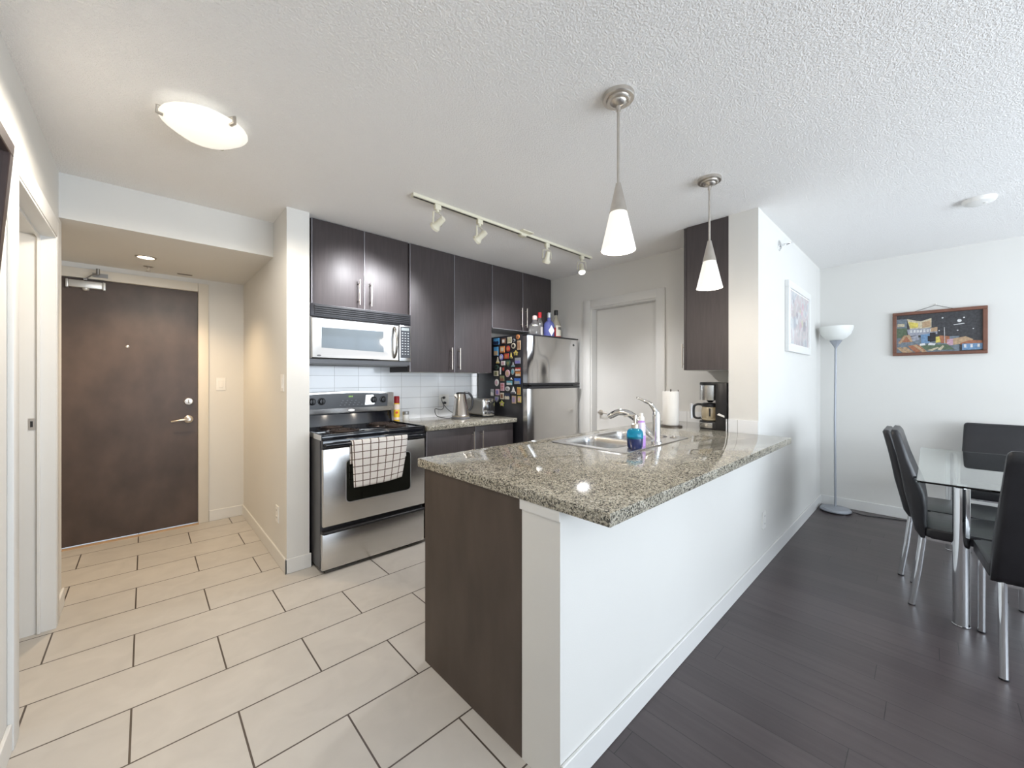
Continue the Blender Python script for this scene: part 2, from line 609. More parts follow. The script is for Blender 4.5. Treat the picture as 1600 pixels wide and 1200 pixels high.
base('baseboard_wing_front', 0.678, 0.84, 2.923, 2.935)
base('baseboard_wing_side', 0.678, 0.69, 2.923, YB)
base('baseboard_entry', 0.426, 0.69, YB - 0.012, YB)
base('baseboard_left', XL, XL + 0.012, 3.205, 3.415)
base('baseboard_dining', 0.942, XF, 0.774, 0.786)
base('baseboard_far', XF - 0.012, XF, YW, 0.786)
base('baseboard_left_near', XL, XL + 0.012, YW, 2.19)
# sill-like wood strip at the foot of the entry door
struct(bx(-0.51, 0.351, 4.465, 4.5, 0, 0.008).build('trim_5', mat('oak_threshold', (0.50, 0.33, 0.19), 0.5, vscale=20)))

# entry door: slab, frame, closer, lever, deadbolt, viewer
d1 = thing('door_1', 'dark brown flat entry door with silver lever and overhead closer', 'door', (-0.08, YB, 0))
struct(d1)
bx(-0.50, 0.347, 4.512, 4.555, 0.012, 2.08, b=0.002, seg=1).build('door_slab', DOORB, d1)
m = MB()
m.box(0.349, 0.424, 4.488, 4.62, 0, 2.158, b=0.004)
m.box(-0.585, -0.508, 4.488, 4.62, 0, 2.158, b=0.004)
m.box(-0.508, 0.349, 4.488, 4.62, 2.083, 2.158, b=0.004)
m.build('door_frame', mat('cream_door_frame', (0.72, 0.67, 0.58), 0.45, var=0.01), d1)
cl = MB()
cl.box(-0.425, -0.245, 4.468, 4.512, 2.005, 2.06, b=0.006)
cl = cl.build('door_closer', mat('silver_closer', (0.60, 0.60, 0.58), 0.4, 0.6), d1)
m = MB()
m.box(-0.440, -0.425, 4.472, 4.512, 2.0, 2.062, b=0.003)
m.box(-0.245, -0.228, 4.472, 4.512, 2.0, 2.062, b=0.003)
m.lathe([(0.02, 0), (0.02, -0.012), (0.012, -0.02), (0, -0.022)], (-0.335, 4.485, 2.005))
m.build('closer_cap', mat('silver_closer', (0, 0, 0)), cl)
m = MB()
m.box(-0.345, -0.325, 4.44, 4.46, 2.062, 2.075)
m.tube([(-0.34, 4.47, 2.07), (-0.30, 4.42, 2.10), (-0.265, 4.40, 2.118)], 0.009, flat=0.5)
m.tube([(-0.265, 4.40, 2.118), (-0.28, 4.44, 2.118), (-0.27, 4.485, 2.115)], 0.008, flat=0.5)
m.cyl((-0.265, 4.40, 2.105), (-0.265, 4.40, 2.15), 0.011)
m.box(-0.30, -0.215, 4.478, 4.488, 2.10, 2.13)
m.build('closer_arm', mat('dull_grey_arm', (0.30, 0.29, 0.28), 0.4, 0.8), cl)
m = MB()
m.lathe([(0.033, 0), (0.033, 0.008), (0.026, 0.014), (0.012, 0.016), (0.012, 0.05), (0, 0.05)], (0.283, 4.512, 0.942), (0, -1, 0))
m.tube(smooth_path([(0.283, 4.465, 0.942), (0.25, 4.46, 0.943), (0.21, 4.462, 0.938), (0.165, 4.472, 0.930)]), 0.008, flat=0.8)
m.build('lever_handle', NICK, d1)
m = MB()
m.lathe([(0.033, 0), (0.033, 0.009), (0.028, 0.016), (0.012, 0.018), (0, 0.018)], (0.283, 4.512, 1.10), (0, -1, 0))
m.box(0.278, 0.288, 4.478, 4.496, 1.083, 1.117, b=0.003)
m.build('deadbolt', NICK, d1)
m = MB()
m.lathe([(0.011, 0), (0.011, 0.004), (0.006, 0.006), (0.006, 0.003), (0, 0.003)], (-0.105, 4.512, 1.565), (0, -1, 0))
m.build('door_viewer', NICK, d1)

# pantry door in the right-hand kitchen wall
d2 = thing('door_2', 'plain white pantry door with a nickel lever beside the fridge', 'door', (PX, 2.1, 0))
struct(d2)
bx(PX + 0.085, PX + 0.12, 1.745, 2.45, 0.01, 2.035, b=0.002, seg=1).build('door_slab', TRIM, d2)
m = MB()
m.box(PX - 0.016, PX, 1.647, 1.727, 0, 2.132, b=0.003)
m.box(PX - 0.016, PX, 2.468, 2.555, 0, 2.132, b=0.003)
m.box(PX - 0.016, PX, 1.727, 2.468, 2.052, 2.132, b=0.003)
m.build('door_casing', TRIM, d2)
m = MB()
m.box(PX, PX + 0.13, 1.727, 1.743, 0, 2.055)
m.box(PX, PX + 0.13, 2.452, 2.468, 0, 2.055)
m.box(PX, PX + 0.13, 1.743, 2.452, 2.037, 2.055)
m.build('door_jamb', TRIM, d2)
m = MB()
m.lathe([(0.027, 0), (0.027, 0.008), (0.011, 0.012), (0.011, 0.05), (0, 0.05)], (PX + 0.085, 2.395, 0.945), (-1, 0, 0))
m.tube(smooth_path([(PX + 0.04, 2.395, 0.945), (PX + 0.037, 2.35, 0.947), (PX + 0.045, 2.295, 0.94)]), 0.008)
m.build('lever_handle', NICK, d2)

# cased opening with jamb in the left wall
d3 = thing('door_3', 'white cased doorway in the left wall with a small latch plate', 'doorway', (XL, 2.78, 0))
struct(d3)
m = MB()
m.box(XL, XL + 0.016, 2.19, 2.27, 0, 2.135, b=0.003)
m.box(XL, XL + 0.014, 3.13, 3.20, 0, 2.135, b=0.003)
m.box(XL, XL + 0.016, 2.27, 3.13, 2.045, 2.135, b=0.003)
m.build('door_casing', TRIM, d3)
m = MB()
m.box(-0.47, XL + 0.012, 3.115, 3.13, 0, 2.05)
m.box(-0.47, XL + 0.012, 2.27, 2.282, 0, 2.05)
m.box(-0.47, XL + 0.012, 2.282, 3.115, 2.035, 2.05)
m.build('door_jamb', TRIM, d3)
m = MB()
m.box(-0.402, -0.390, 3.100, 3.115, 0, 2.035, b=0.002, seg=1)
m.box(-0.402, -0.390, 2.282, 3.100, 2.02, 2.035)
m.build('door_stop', TRIM, d3)
m = MB()
m.box(-0.430, -0.408, 3.112, 3.115, 1.04, 1.10, mi=0)
m.box(-0.424, -0.415, 3.1115, 3.1125, 1.055, 1.085, mi=1)
m.build('strike_plate', [NICK, BLKP], d3)

# ------------------------------------------------------------------ lights that hang in the room
def pendant(x, y, label):
    t = thing('pendant_light', label, 'pendant lamp', (x, y, H), 'cone pendant lamps over the peninsula')
    c = (x, y, 0)
    m = MB()
    m.lathe([(0.063, H), (0.063, H - 0.015), (0.060, H - 0.018), (0.048, H - 0.018), (0.047, H - 0.024), (0.044, H - 0.027), (0.033, H - 0.027), (0.029, H - 0.034),
             (0.018, H - 0.041), (0.010, H - 0.044), (0.009, H - 0.062), (0, H - 0.062)], c, seg=40)
    can = m.build('canopy', NICK, t)
    m = MB()
    m.lathe([(0.004, 0), (0.004, 0.006), (0, 0.008)], (x + 0.02, y - 0.035, H - 0.026), (0, 0, -1), 10)
    m.build('canopy_screw', NICK, can)
    MB().cyl((x, y, 2.075), (x, y, H - 0.055), 0.0058, seg=14).build('rod', NICK, t)
    MB().lathe([(0.0, 2.096), (0.010, 2.094), (0.012, 2.085), (0.036, 1.976), (0.033, 1.974), (0, 1.98)], c, seg=40).build('cone_cap', NICK, t)
    m = MB()
    m.lathe([(0.0335, 1.978), (0.069, 1.822), (0.066, 1.822), (0.031, 1.976)], c, seg=48)
    m.build('lamp_shade', SHADE, t)
    MB().lathe([(0.0, 1.96), (0.013, 1.96), (0.014, 1.94), (0.026, 1.905), (0.028, 1.885), (0.018, 1.865), (0, 1.858)], c, seg=24).build('bulb', BULB, t)
    light('pendant_glow', 'POINT', (x, y, 1.80), 4.0, (1.0, 0.88, 0.74), shadow_soft_size=0.05)
    return t


pendant(1.404, 0.866, 'brushed nickel cone pendant nearest the camera, over the middle of the peninsula')
pendant(2.371, 0.868, 'brushed nickel cone pendant further back, in front of the dark wall cabinet')

# flush ceiling light in front of the entry
t = thing('ceiling_light', 'round flush bowl ceiling light glowing white in front of the entry', 'ceiling light', (0.195, 2.19, H))
MB().lathe([(0.10, H), (0.10, H - 0.035), (0, H - 0.035)], (0.195, 2.19, 0), seg=40).build('base_pan', WPLA, t)
MB().lathe([(0.153, H - 0.032), (0.156, H - 0.037), (0.152, H - 0.042), (0.140, H - 0.046), (0.128, H - 0.060), (0.095, H - 0.082), (0.05, H - 0.094), (0, H - 0.098)],
           (0.195, 2.19, 0), seg=56).build('glass_bowl', BOWL, t)
for a in (182, 303, 62):
    ca, sa = math.cos(math.radians(a)), math.sin(math.radians(a))
    px_, py_ = 0.195 + 0.160 * ca, 2.19 + 0.160 * sa
    m = MB()
    m.tube([(0.195 + 0.1 * ca, 2.19 + 0.1 * sa, H - 0.02), (px_, py_, H - 0.02), (px_, py_, H - 0.046), (px_ - 0.02 * ca, py_ - 0.02 * sa, H - 0.05)], 0.009, flat=0.7)
    m.build('clip', NICK, t)
light('ceiling_light_glow', 'SPOT', (0.195, 2.19, H - 0.11), 42, (1.0, 0.90, 0.77), spot_size=math.radians(178), spot_blend=0.25, shadow_soft_size=0.12)
light('ceiling_light_halo', 'POINT', (0.195, 2.19, H - 0.055), 4.0, (1.0, 0.95, 0.88), shadow_soft_size=0.012)

light('closet_fill_light', 'POINT', (-0.85, 2.55, 2.1), 2.6, (1.0, 0.78, 0.50), shadow_soft_size=0.06)  # unseen light without a fixture, added to warm the doorway jamb

# recessed downlight, sprinkler, and little vent in the entry ceiling
ZE = 2.198
t = thing('downlight', 'small round recessed downlight glowing in the lowered entry ceiling', 'downlight', (0.005, 3.955, ZE))
m = MB()
m.lathe([(0.060, 0.0), (0.060, -0.005), (0.048, -0.007), (0.046, -0.001)], (0.005, 3.955, ZE), seg=36)
m.build('trim_ring', NICK, t)
MB().lathe([(0.046, -0.001), (0.046, -0.004), (0, -0.0045)], (0.005, 3.955, ZE), seg=36).build('lens', DOWN, t)
light('downlight_beam', 'SPOT', (0.005, 3.955, ZE - 0.012), 38, (1.0, 0.74, 0.46), (0, 0, 0), spot_size=math.radians(130), spot_blend=0.7, shadow_soft_size=0.04)
t = thing('fire_sprinkler', 'small pendent sprinkler head on the entry ceiling behind the downlight', 'sprinkler', (0.02, 4.27, ZE))
MB().lathe([(0.03, 0), (0.03, -0.004), (0.012, -0.01), (0, -0.01)], (0.02, 4.27, ZE), seg=24).build('escutcheon', NICK, t)
m = MB()
m.cyl((0.02, 4.27, ZE - 0.008), (0.02, 4.27, ZE - 0.022), 0.006)
for s in (-1, 1):
    m.tube([(0.02 + s * 0.006, 4.27, ZE - 0.018), (0.02 + s * 0.012, 4.27, ZE - 0.028), (0.02, 4.27, ZE - 0.04)], 0.002, 8)
m.lathe([(0.016, 0), (0.016, -0.002), (0, -0.002)], (0.02, 4.27, ZE - 0.04), seg=16)
m.build('head', NICK, t)
m = MB()
m.box(0.20, 0.30, 4.36, 4.395, ZE - 0.004, ZE, b=0.001, seg=1)
for k in range(3):
    m.box(0.206, 0.294, 4.365 + k * 0.009, 4.37 + k * 0.009, ZE - 0.0045, ZE - 0.0035, mi=1)
tag(m.build('ceiling_vent', [mat('taupe_vent', (0.33, 0.28, 0.23), 0.6), BLKP]), 'slim dark vent slot on the entry ceiling above the door head', 'vent')

# sidewall sprinkler high on the dining wall
t = thing('wall_sprinkler', 'chrome sidewall sprinkler high on the white dining wall above the picture', 'sprinkler', (3.52, 0.786, 2.313))
MB().lathe([(0.040, 0), (0.040, 0.004), (0.026, 0.012), (0.014, 0.014), (0, 0.014)], (3.52, 0.786, 2.313), (0, -1, 0), 28).build('escutcheon', CHRO, t)
m = MB()
m.cyl((3.52, 0.775, 2.313), (3.52, 0.745, 2.313), 0.009)
for s in (-1, 1):
    m.tube([(3.52 + s * 0.009, 0.75, 2.313), (3.52 + s * 0.016, 0.735, 2.313), (3.52, 0.715, 2.313)], 0.003, 8)
m.box(3.50, 3.54, 0.700, 0.716, 2.316, 2.320)
m.build('head', CHRO, t)

# smoke detector
t = thing('smoke_detector', 'white round smoke detector on the dining ceiling', 'smoke detector', (3.893, -0.215, H))
MB().lathe([(0.075, 0), (0.075, -0.010), (0.068, -0.024), (0.045, -0.034), (0, -0.036)], (3.893, -0.215, H), seg=40).build('housing', WPLA, t)
MB().lathe([(0.008, 0), (0.008, -0.006), (0, -0.007)], (3.875, -0.24, H - 0.033), seg=12).build('test_button', WPLA, t)

# track with four spot heads
TY = 2.19
t = thing('track_light', 'ivory ceiling track with four adjustable spot heads in front of the cabinets', 'track light', (2.14, TY, H))
m = MB()
m.box(1.205, 3.072, TY - 0.018, TY + 0.018, H - 0.020, H, b=0.002, seg=1, mi=0)
m.box(1.215, 3.062, TY - 0.007, TY + 0.007, H - 0.0205, H - 0.0195, mi=1)
m.build('rail', [CREAM, BLKP], t)
m = MB()
m.box(2.115, 2.235, TY - 0.06, TY + 0.02, H - 0.008, H, b=0.002, seg=1)
m.box(2.135, 2.19, TY - 0.022, TY + 0.022, H - 0.032, H - 0.018, b=0.003)
m.build('feed_plate', CREAM, t)


def spot_head(x, aim, lit, watts, cone=62):
    """a gimbal head: adapter block, yoke and a small can that points along aim"""
    a = Vector(aim).normalized()
    hd = MB()
    hd.box(x - 0.022, x + 0.022, TY - 0.013, TY + 0.013, H - 0.052, H - 0.018, b=0.003)
    hd.cyl((x, TY, H - 0.068), (x, TY, H - 0.05), 0.011)
    hd = hd.build('spot_head', CREAM, t)
    piv = Vector((x, TY, H - 0.145))
    side = a.cross(Vector((0, 0, 1))).normalized()
    m = MB()
    for s in (-1, 1):
        m.tube([Vector((x, TY, H - 0.07)), Vector((x, TY, H - 0.075)) + side * 0.036 * s, piv + side * 0.040 * s + Vector((0, 0, 0.01)), piv + side * 0.038 * s], 0.0065, 8, flat=0.45)
    m.build('yoke', CREAM, hd)
    m = MB()
    m.lathe([(0.0, -0.062), (0.017, -0.060), (0.020, -0.050), (0.021, 0.0), (0.034, 0.018), (0.034, 0.034), (0.030, 0.034), (0.029, 0.022), (0, 0.022)], piv, a, 28)
    m.build('lamp_can', CREAM, hd)
    MB().lathe([(0.029, 0.0225), (0.022, 0.027), (0, 0.029)], piv, a, 28).build('lens', COLD if lit else CHRO, hd)
    if watts:
        q = Vector((0, 0, -1)).rotation_difference(a)
        o = light('spot_beam', 'SPOT', piv + a * 0.045, watts, (0.95, 0.96, 1.0), q.to_euler(), spot_size=math.radians(cone), spot_blend=1.0, shadow_soft_size=0.03)


spot_head(1.388, (-0.22, 0.85, -0.45), True, 55)
spot_head(1.736, (-0.30, 0.80, -0.50), True, 25)
spot_head(2.453, (0.20, 0.45, -0.85), True, 45, 105)
spot_head(2.931, (-0.30, -0.30, -0.90), True, 30, 135)


# ------------------------------------------------------------------ switches and outlets
def plate(name, label, cat, c, n, u, w=0.072, h=0.116, rocker=True, group=None, m_=WPLA):
    """wall plate at c, facing n, u = direction of its width"""
    c, n, u = Vector(c), Vector(n), Vector(u)
    t = thing(name, label, cat, c, group)

    def slab(hw, hh, d0, d1, zoff=0.0, name='p', mm=m_, parent=t):
        p = [c + u * hw * s1 + Vector((0, 0, hh * s2 + zoff)) + n * d0 for s1, s2 in ((-1, -1), (1, -1), (1, 1), (-1, 1))]
        return MB().prism(p, n * (d1 - d0), b=0.0015, seg=1).build(name, mm, parent)
    slab(w / 2, h / 2, 0, 0.006, name='cover_plate')
    if rocker:
        slab(w * 0.23, h * 0.29, 0.006, 0.010, name='rocker')
    else:
        for dz in (0.026, -0.026):
            r = slab(0.017, 0.014, 0.006, 0.008, dz, 'receptacle')
            for k in (-1, 1):
                p = [c + u * (0.006 * k + 0.0012 * s1) + Vector((0, 0, dz + 0.002 + 0.005 * s2)) + n * 0.0081 for s1, s2 in ((-1, -1), (1, -1), (1, 1), (-1, 1))]
                MB().prism(p, n * 0.0005).build('slot', BLKP, r)
    return t


plate('light_switch', 'white rocker switch on the wall right of the entry door', 'switch', (0.514, YB, 1.252), (0, -1, 0), (1, 0, 0))
plate('light_switch', 'white switch plate near the edge of the beige entry side wall', 'switch', (0.69, 3.035, 1.272), (-1, 0, 0), (0, 1, 0))
plate('wall_outlet', 'white outlet low on the beige entry side wall', 'outlet', (0.69, 3.175, 0.34), (-1, 0, 0), (0, 1, 0), rocker=False)
plate('wall_outlet', 'white outlet low on the white peninsula wall facing the dining area', 'outlet', (3.118, 0.786, 0.327), (0, -1, 0), (1, 0, 0), rocker=False)
plate('wall_outlet', 'white outlet on the tiled splashback with two black plugs beside the kettle', 'outlet', (2.205, KY - 0.008, 1.085), (0, -1, 0), (1, 0, 0), w=0.115, rocker=False)


# ------------------------------------------------------------------ cabinets
def bar_handle(x, z0, z1, y, parent, axis='z'):
    m = MB()
    m.cyl((x, y - 0.032, z0), (x, y - 0.032, z1), 0.0055, seg=14)
    for z in (z0 + 0.028, z1 - 0.028):
        m.cyl((x, y, z), (x, y - 0.032, z), 0.004, seg=10)
    return m.build('handle', NICK, parent)


def cab(name, label, cat, x0, x1, z0, z1, yf, yb, doors, group=None, hz=None, toe=0.0, under=None, bottom_glint=False):
    """a cabinet facing -y: carcass, doors with bar handles; doors = list of (x0, x1, handle x)"""
    t = thing(name, label, cat, ((x0 + x1) / 2, yb, z0), group)
    m = MB()
    m.box(x0, x1, yf + 0.021, yb, z0 + toe, z1, mi=0)
    if toe:
        m.box(x0, x1, yf + 0.08, yb, z0, z0 + toe, mi=0)
    if under:
        m.box(x0 + 0.018, x1 - 0.018, yf + 0.022, yb, z0 - 0.0006, z0 + 0.004, mi=1)
    m.build('carcass', [ESPB, MELA], t)
    for a, b, hx in doors:
        d = bx(a, b, yf, yf + 0.019, z0 + toe + 0.001, z1 - 0.003, b=0.0025).build('door', ESP, t)
        bar_handle(hx, hz[0], hz[1], yf, d)
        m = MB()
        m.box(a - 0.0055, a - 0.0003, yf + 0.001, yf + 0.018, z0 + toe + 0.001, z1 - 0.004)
        if bottom_glint:
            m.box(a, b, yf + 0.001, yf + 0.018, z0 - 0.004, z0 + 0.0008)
        m.build('edge_glint', EDGE, d)  # pale strips imitate light caught on the door edges
    return t


YC = 3.0
EDGE = mat('grey_edge_glint', (0.30, 0.29, 0.31), 0.35, 0.2, var=0.03)  # grey stands in for the highlight along cabinet door edges
G1 = 'dark upper cabinets along the stove wall'
cab('wall_cabinet', 'short dark two-door upper cabinet above the microwave', 'cabinet', 0.835, 1.622, 1.838, H - 0.002, YC, KY, [(0.868, 1.237, 1.195), (1.246, 1.612, 1.288)], G1, (1.865, 2.055))
cab('wall_cabinet', 'tall dark two-door upper cabinet between microwave and fridge', 'cabinet', 1.625, 2.535, 1.358, H - 0.002, YC, KY - 0.009, [(1.637, 2.079, 2.040), (2.088, 2.531, 2.128)], G1, (1.385, 1.585), under=True)
cab('wall_cabinet', 'short dark two-door upper cabinet above the fridge', 'cabinet', 2.538, PX - 0.01, 1.815, H - 0.002, YC, KY, [(2.545, 2.968, 2.935), (2.976, 3.42, 3.008)], G1, (1.85, 2.055), under=True, bottom_glint=True)
cab('base_cabinet', 'dark two-door base cabinet between the stove and the fridge', 'cabinet', 1.635, 2.585, 0.0, 0.884, 2.742, KY, [(1.642, 2.127, 2.092), (2.135, 2.582, 2.19)], None, (0.65, 0.84), toe=0.1)

# upper cabinet at the far end of the peninsula, hung on the back of the dining wall, door facing the stove
t = thing('wall_cabinet', 'tall dark upper cabinet over the coffee maker, seen from its side', 'cabinet', (3.23, 0.97, 1.365))
m = MB()
m.box(3.002, PX - 0.001, 0.971, 1.264, 1.365, H - 0.002, mi=0)
m.box(3.02, PX - 0.02, 0.98, 1.26, 1.3645, 1.367, mi=1)
m.build('carcass', [ESP, MELA], t)
d = bx(3.002, PX - 0.004, 1.266, 1.285, 1.366, H - 0.005, b=0.002).build('door', ESP, t)
m = MB()
m.cyl((3.045, 1.317, 1.385), (3.045, 1.317, 1.57), 0.0055, seg=14)
for z in (1.413, 1.542):
    m.cyl((3.045, 1.285, z), (3.045, 1.317, z), 0.004, seg=10)
m.build('handle', NICK, d)

# peninsula cabinet
CT = 0.928
t = thing('peninsula_cabinet', 'dark brown base cabinet under the near end of the peninsula counter', 'cabinet', (1.4, 1.28, 0))
m = MB()
m.box(0.960, PX - 0.002, 0.958, 1.565, 0.1, 0.12)
m.box(0.960, PX - 0.002, 0.958, 0.97, 0.12, 0.886)
for x in (0.960, 1.575, 2.195, 2.815, PX - 0.02):
    m.box(x, x + 0.018, 0.97, 1.565, 0.12, 0.70 if 1.6 < x < 2.8 else 0.886)
m.build('carcass', ESPB, t)
bx(0.960, PX - 0.002, 0.958, 1.51, 0.0, 0.1).build('toe_kick', ESPB, t)
bx(0.942, 0.960, 0.957, 1.592, 0.0, 0.887, b=0.001, seg=1).build('end_panel', ESPP, t)
for i in range(4):
    a = 0.965 + i * 0.62
    d = bx(a, a + 0.612, 1.567, 1.586, 0.105, 0.883, b=0.002).build('door', ESP, t)
    m = MB()
    hx = a + (0.56 if i % 2 == 0 else 0.05)
    m.cyl((hx, 1.618, 0.65), (hx, 1.618, 0.84), 0.0055, seg=12)
    for z in (0.678, 0.812):
        m.cyl((hx, 1.586, z), (hx, 1.618, z), 0.004, seg=10)
    m.build('handle', NICK, d)


def slab_with_hole(outer, hole, z0, z1, b):
    """counter slab: list of rectangles as one outline with an optional rectangular hole (x0,x1,y0,y1)"""
    bm = bmesh.new()
    top = [bm.verts.new((x, y, z1)) for x, y in outer]
    es = [bm.edges.new((top[i], top[(i + 1) % len(top)])) for i in range(len(top))]
    if hole:
        x0, x1, y0, y1 = hole
        hv = [bm.verts.new(p) for p in ((x0, y0, z1), (x1, y0, z1), (x1, y1, z1), (x0, y1, z1))]
        es += [bm.edges.new((hv[i], hv[(i + 1) % 4])) for i in range(4)]
    bmesh.ops.triangle_fill(bm, edges=es, use_beauty=True)
    r = bmesh.ops.extrude_face_region(bm, geom=list(bm.faces))
    vs = [g for g in r['geom'] if isinstance(g, bmesh.types.BMVert)]
    bmesh.ops.translate(bm, verts=vs, vec=(0, 0, z0 - z1))
    bmesh.ops.recalc_face_normals(bm, faces=bm.faces)
    sharp = [e for e in bm.edges if len(e.link_faces) == 2 and e.calc_face_angle(0) > 0.5 and abs(e.verts[0].co.z - e.verts[1].co.z) < 1e-5]
    bmesh.ops.bevel(bm, geom=sharp, offset=b, segments=2, profile=0.5, affect='EDGES')
    mb = MB()
    mb.bm.free()
    mb.bm = bm
    return mb


SX0, SX1, SY0, SY1 = 1.745, 2.505, 1.035, 1.535
tag(slab_with_hole([(0.935, 0.603), (2.997, 0.603), (2.997, 0.79), (2.985, 0.79), (2.985, 0.985), (PX - 0.009, 0.985), (PX - 0.009, 1.645), (0.935, 1.645)],
                   (SX0 + 0.02, SX1 - 0.02, SY0 + 0.02, SY1 - 0.02), CT - 0.04, CT, 0.003).build('peninsula_countertop', GRAN),
    'long polished speckled granite counter on the white peninsula, holding the sink', 'countertop')
tag(slab_with_hole([(1.628, 2.715), (2.612, 2.715), (2.612, KY - 0.009), (1.628, KY - 0.009)], None, 0.886, 0.925, 0.003).build('stove_side_countertop', GRAN),
    'short speckled granite counter between the stove and the fridge', 'countertop')

# ------------------------------------------------------------------ sink, faucet and what stands round it
t = thing('kitchen_sink', 'double-bowl stainless steel sink set into the peninsula counter', 'sink', (2.12, 1.28, CT))
bowls = [(SX0 + 0.045, 2.085, 1.135, SY1 - 0.035), (2.125, SX1 - 0.045, 1.135, SY1 - 0.035)]


def rrect(x0, x1, y0, y1, r, z, n=6):
    out = []
    for cx_, cy_, a0 in ((x1 - r, y0 + r, -90), (x1 - r, y1 - r, 0), (x0 + r, y1 - r, 90), (x0 + r, y0 + r, 180)):
        for k in range(n + 1):
            a = math.radians(a0 + 90 * k / n)
            out.append((cx_ + r * math.cos(a), cy_ + r * math.sin(a), z))
    return out


bm = bmesh.new()
es = []
for loop in [rrect(SX0, SX1, SY0, SY1, 0.035, CT + 0.004)] + [rrect(*q, 0.06, CT + 0.004) for q in bowls]:
    vs = [bm.verts.new(p) for p in loop]
    es += [bm.edges.new((vs[i], vs[(i + 1) % len(vs)])) for i in range(len(vs))]
bmesh.ops.triangle_fill(bm, edges=es, use_beauty=True)
inner = [f for f in bm.faces if any(q[0] + 0.01 < f.calc_center_median().x < q[1] - 0.01 and q[2] + 0.01 < f.calc_center_median().y < q[3] - 0.01 and
                                    all(q[0] - 1e-4 <= v.co.x <= q[1] + 1e-4 and q[2] - 1e-4 <= v.co.y <= q[3] + 1e-4 for v in f.verts) for q in bowls)]
bmesh.ops.delete(bm, geom=inner, context='FACES_ONLY')
mb = MB()
mb.bm.free()
mb.bm = bm
# rolled outer lip
lo = [bm.verts.new(p) for p in rrect(SX0 - 0.006, SX1 + 0.006, SY0 - 0.006, SY1 + 0.006, 0.04, CT + 0.0005)]
li = [bm.verts.new(p) for p in rrect(SX0, SX1, SY0, SY1, 0.035, CT + 0.004)]
for i in range(len(lo)):
    j = (i + 1) % len(lo)
    bm.faces.new((lo[i], lo[j], li[j], li[i]))
mb.build('rim', STEEL, t)
for q in bowls:
    m = MB()
    prev = None
    for dz, ins in ((0.004, 0.0), (-0.006, 0.004), (-0.03, 0.006), (-0.13, 0.012), (-0.155, 0.022), (-0.165, 0.045)):
        ring = [m.bm.verts.new(p) for p in rrect(q[0] + ins, q[1] - ins, q[2] + ins, q[3] - ins, 0.06, CT + dz)]
        if prev:
            for i in range(len(ring)):
                j = (i + 1) % len(ring)
                m.bm.faces.new((prev[i], prev[j], ring[j], ring[i]))
        prev = ring
    m.bm.faces.new(prev)
    bo = m.build('bowl', STEEL, t)
    MB().lathe([(0.04, 0), (0.04, 0.003), (0.03, 0.004), (0.012, 0.002), (0, 0.002)], ((q[0] + q[1]) / 2, (q[2] + q[3]) / 2, CT - 0.165), seg=24).build('drain', CHRO, bo)

fx, fy = 2.165, 1.085
FZ = CT + 0.004
t = thing('faucet', 'chrome single-lever kitchen faucet with arched pull-out spout at the sink', 'faucet', (fx, fy, FZ))
MB().lathe([(0.030, 0), (0.030, 0.006), (0.024, 0.010), (0.0225, 0.03), (0.0225, 0.150), (0.021, 0.165), (0.016, 0.178), (0, 0.182)], (fx, fy, FZ), seg=32).build('body', CHRO, t)
m = MB()
m.tube(smooth_path([(fx, fy, FZ + 0.02), (fx, fy + 0.055, FZ + 0.055), (fx - 0.005, fy + 0.115, FZ + 0.120), (fx - 0.01, fy + 0.18, FZ + 0.158), (fx - 0.015, fy + 0.24, FZ + 0.160), (fx - 0.02, fy + 0.285, FZ + 0.140)], 6),
       [0.021] * 6 + [0.022] * 6 + [0.021] * 6 + [0.020] * 6 + [0.020] * 6 + [0.021], 20)
sp = m.build('spout', CHRO, t)
MB().cyl((fx - 0.0195, fy + 0.284, FZ + 0.141), (fx - 0.021, fy + 0.302, FZ + 0.129), 0.0185, 0.017).build('spray_head', CHRO, sp)
m = MB()
m.tube(smooth_path([(fx, fy, FZ + 0.165), (fx, fy + 0.012, FZ + 0.190), (fx, fy + 0.04, FZ + 0.222), (fx, fy + 0.085, FZ + 0.240), (fx, fy + 0.125, FZ + 0.256)], 5), [0.018] * 5 + [0.016] * 5 + [0.012] * 5 + [0.009] * 5 + [0.005], 14, flat=0.8)
m.build('lever', CHRO, t)

BLUE = mat('blue_glass', (0.03, 0.50, 0.80), 0.04, var=0.0, trans=0.75, ior=1.3)
BLUED = mat('blue_soap_in_glass', (0.004, 0.016, 0.10), 0.08, var=0.0, spec=0.7, coat=0.6)
sx, sy = 1.905, 1.075
t = thing('soap_dispenser', 'round blue glass soap dispenser with a metal pump at the sink corner', 'soap dispenser', (sx, sy, FZ))
m = MB()
m.lathe([(0.0, 0), (0.034, 0), (0.039, 0.006), (0.041, 0.03), (0.0425, 0.052)], (sx, sy, FZ), seg=36, mi=1)
m.lathe([(0.0425, 0.052), (0.043, 0.075), (0.040, 0.090), (0.030, 0.101), (0.018, 0.104), (0.018, 0.106), (0, 0.106)], (sx, sy, FZ), seg=36, mi=0)
m.build('bottle', [BLUE, BLUED], t)
m = MB()
m.lathe([(0, 0.1065), (0.019, 0.1065), (0.019, 0.126), (0.010, 0.130), (0.007, 0.132), (0.007, 0.166), (0, 0.166)], (sx, sy, FZ), seg=20)
m.lathe([(0.011, 0.160), (0.011, 0.176), (0, 0.179)], (sx, sy, FZ), seg=18)
m.tube(smooth_path([(sx, sy, FZ + 0.172), (sx - 0.014, sy + 0.024, FZ + 0.173), (sx - 0.028, sy + 0.050, FZ + 0.166)], 4), 0.0042, 10)
m.build('pump', NICK, t)

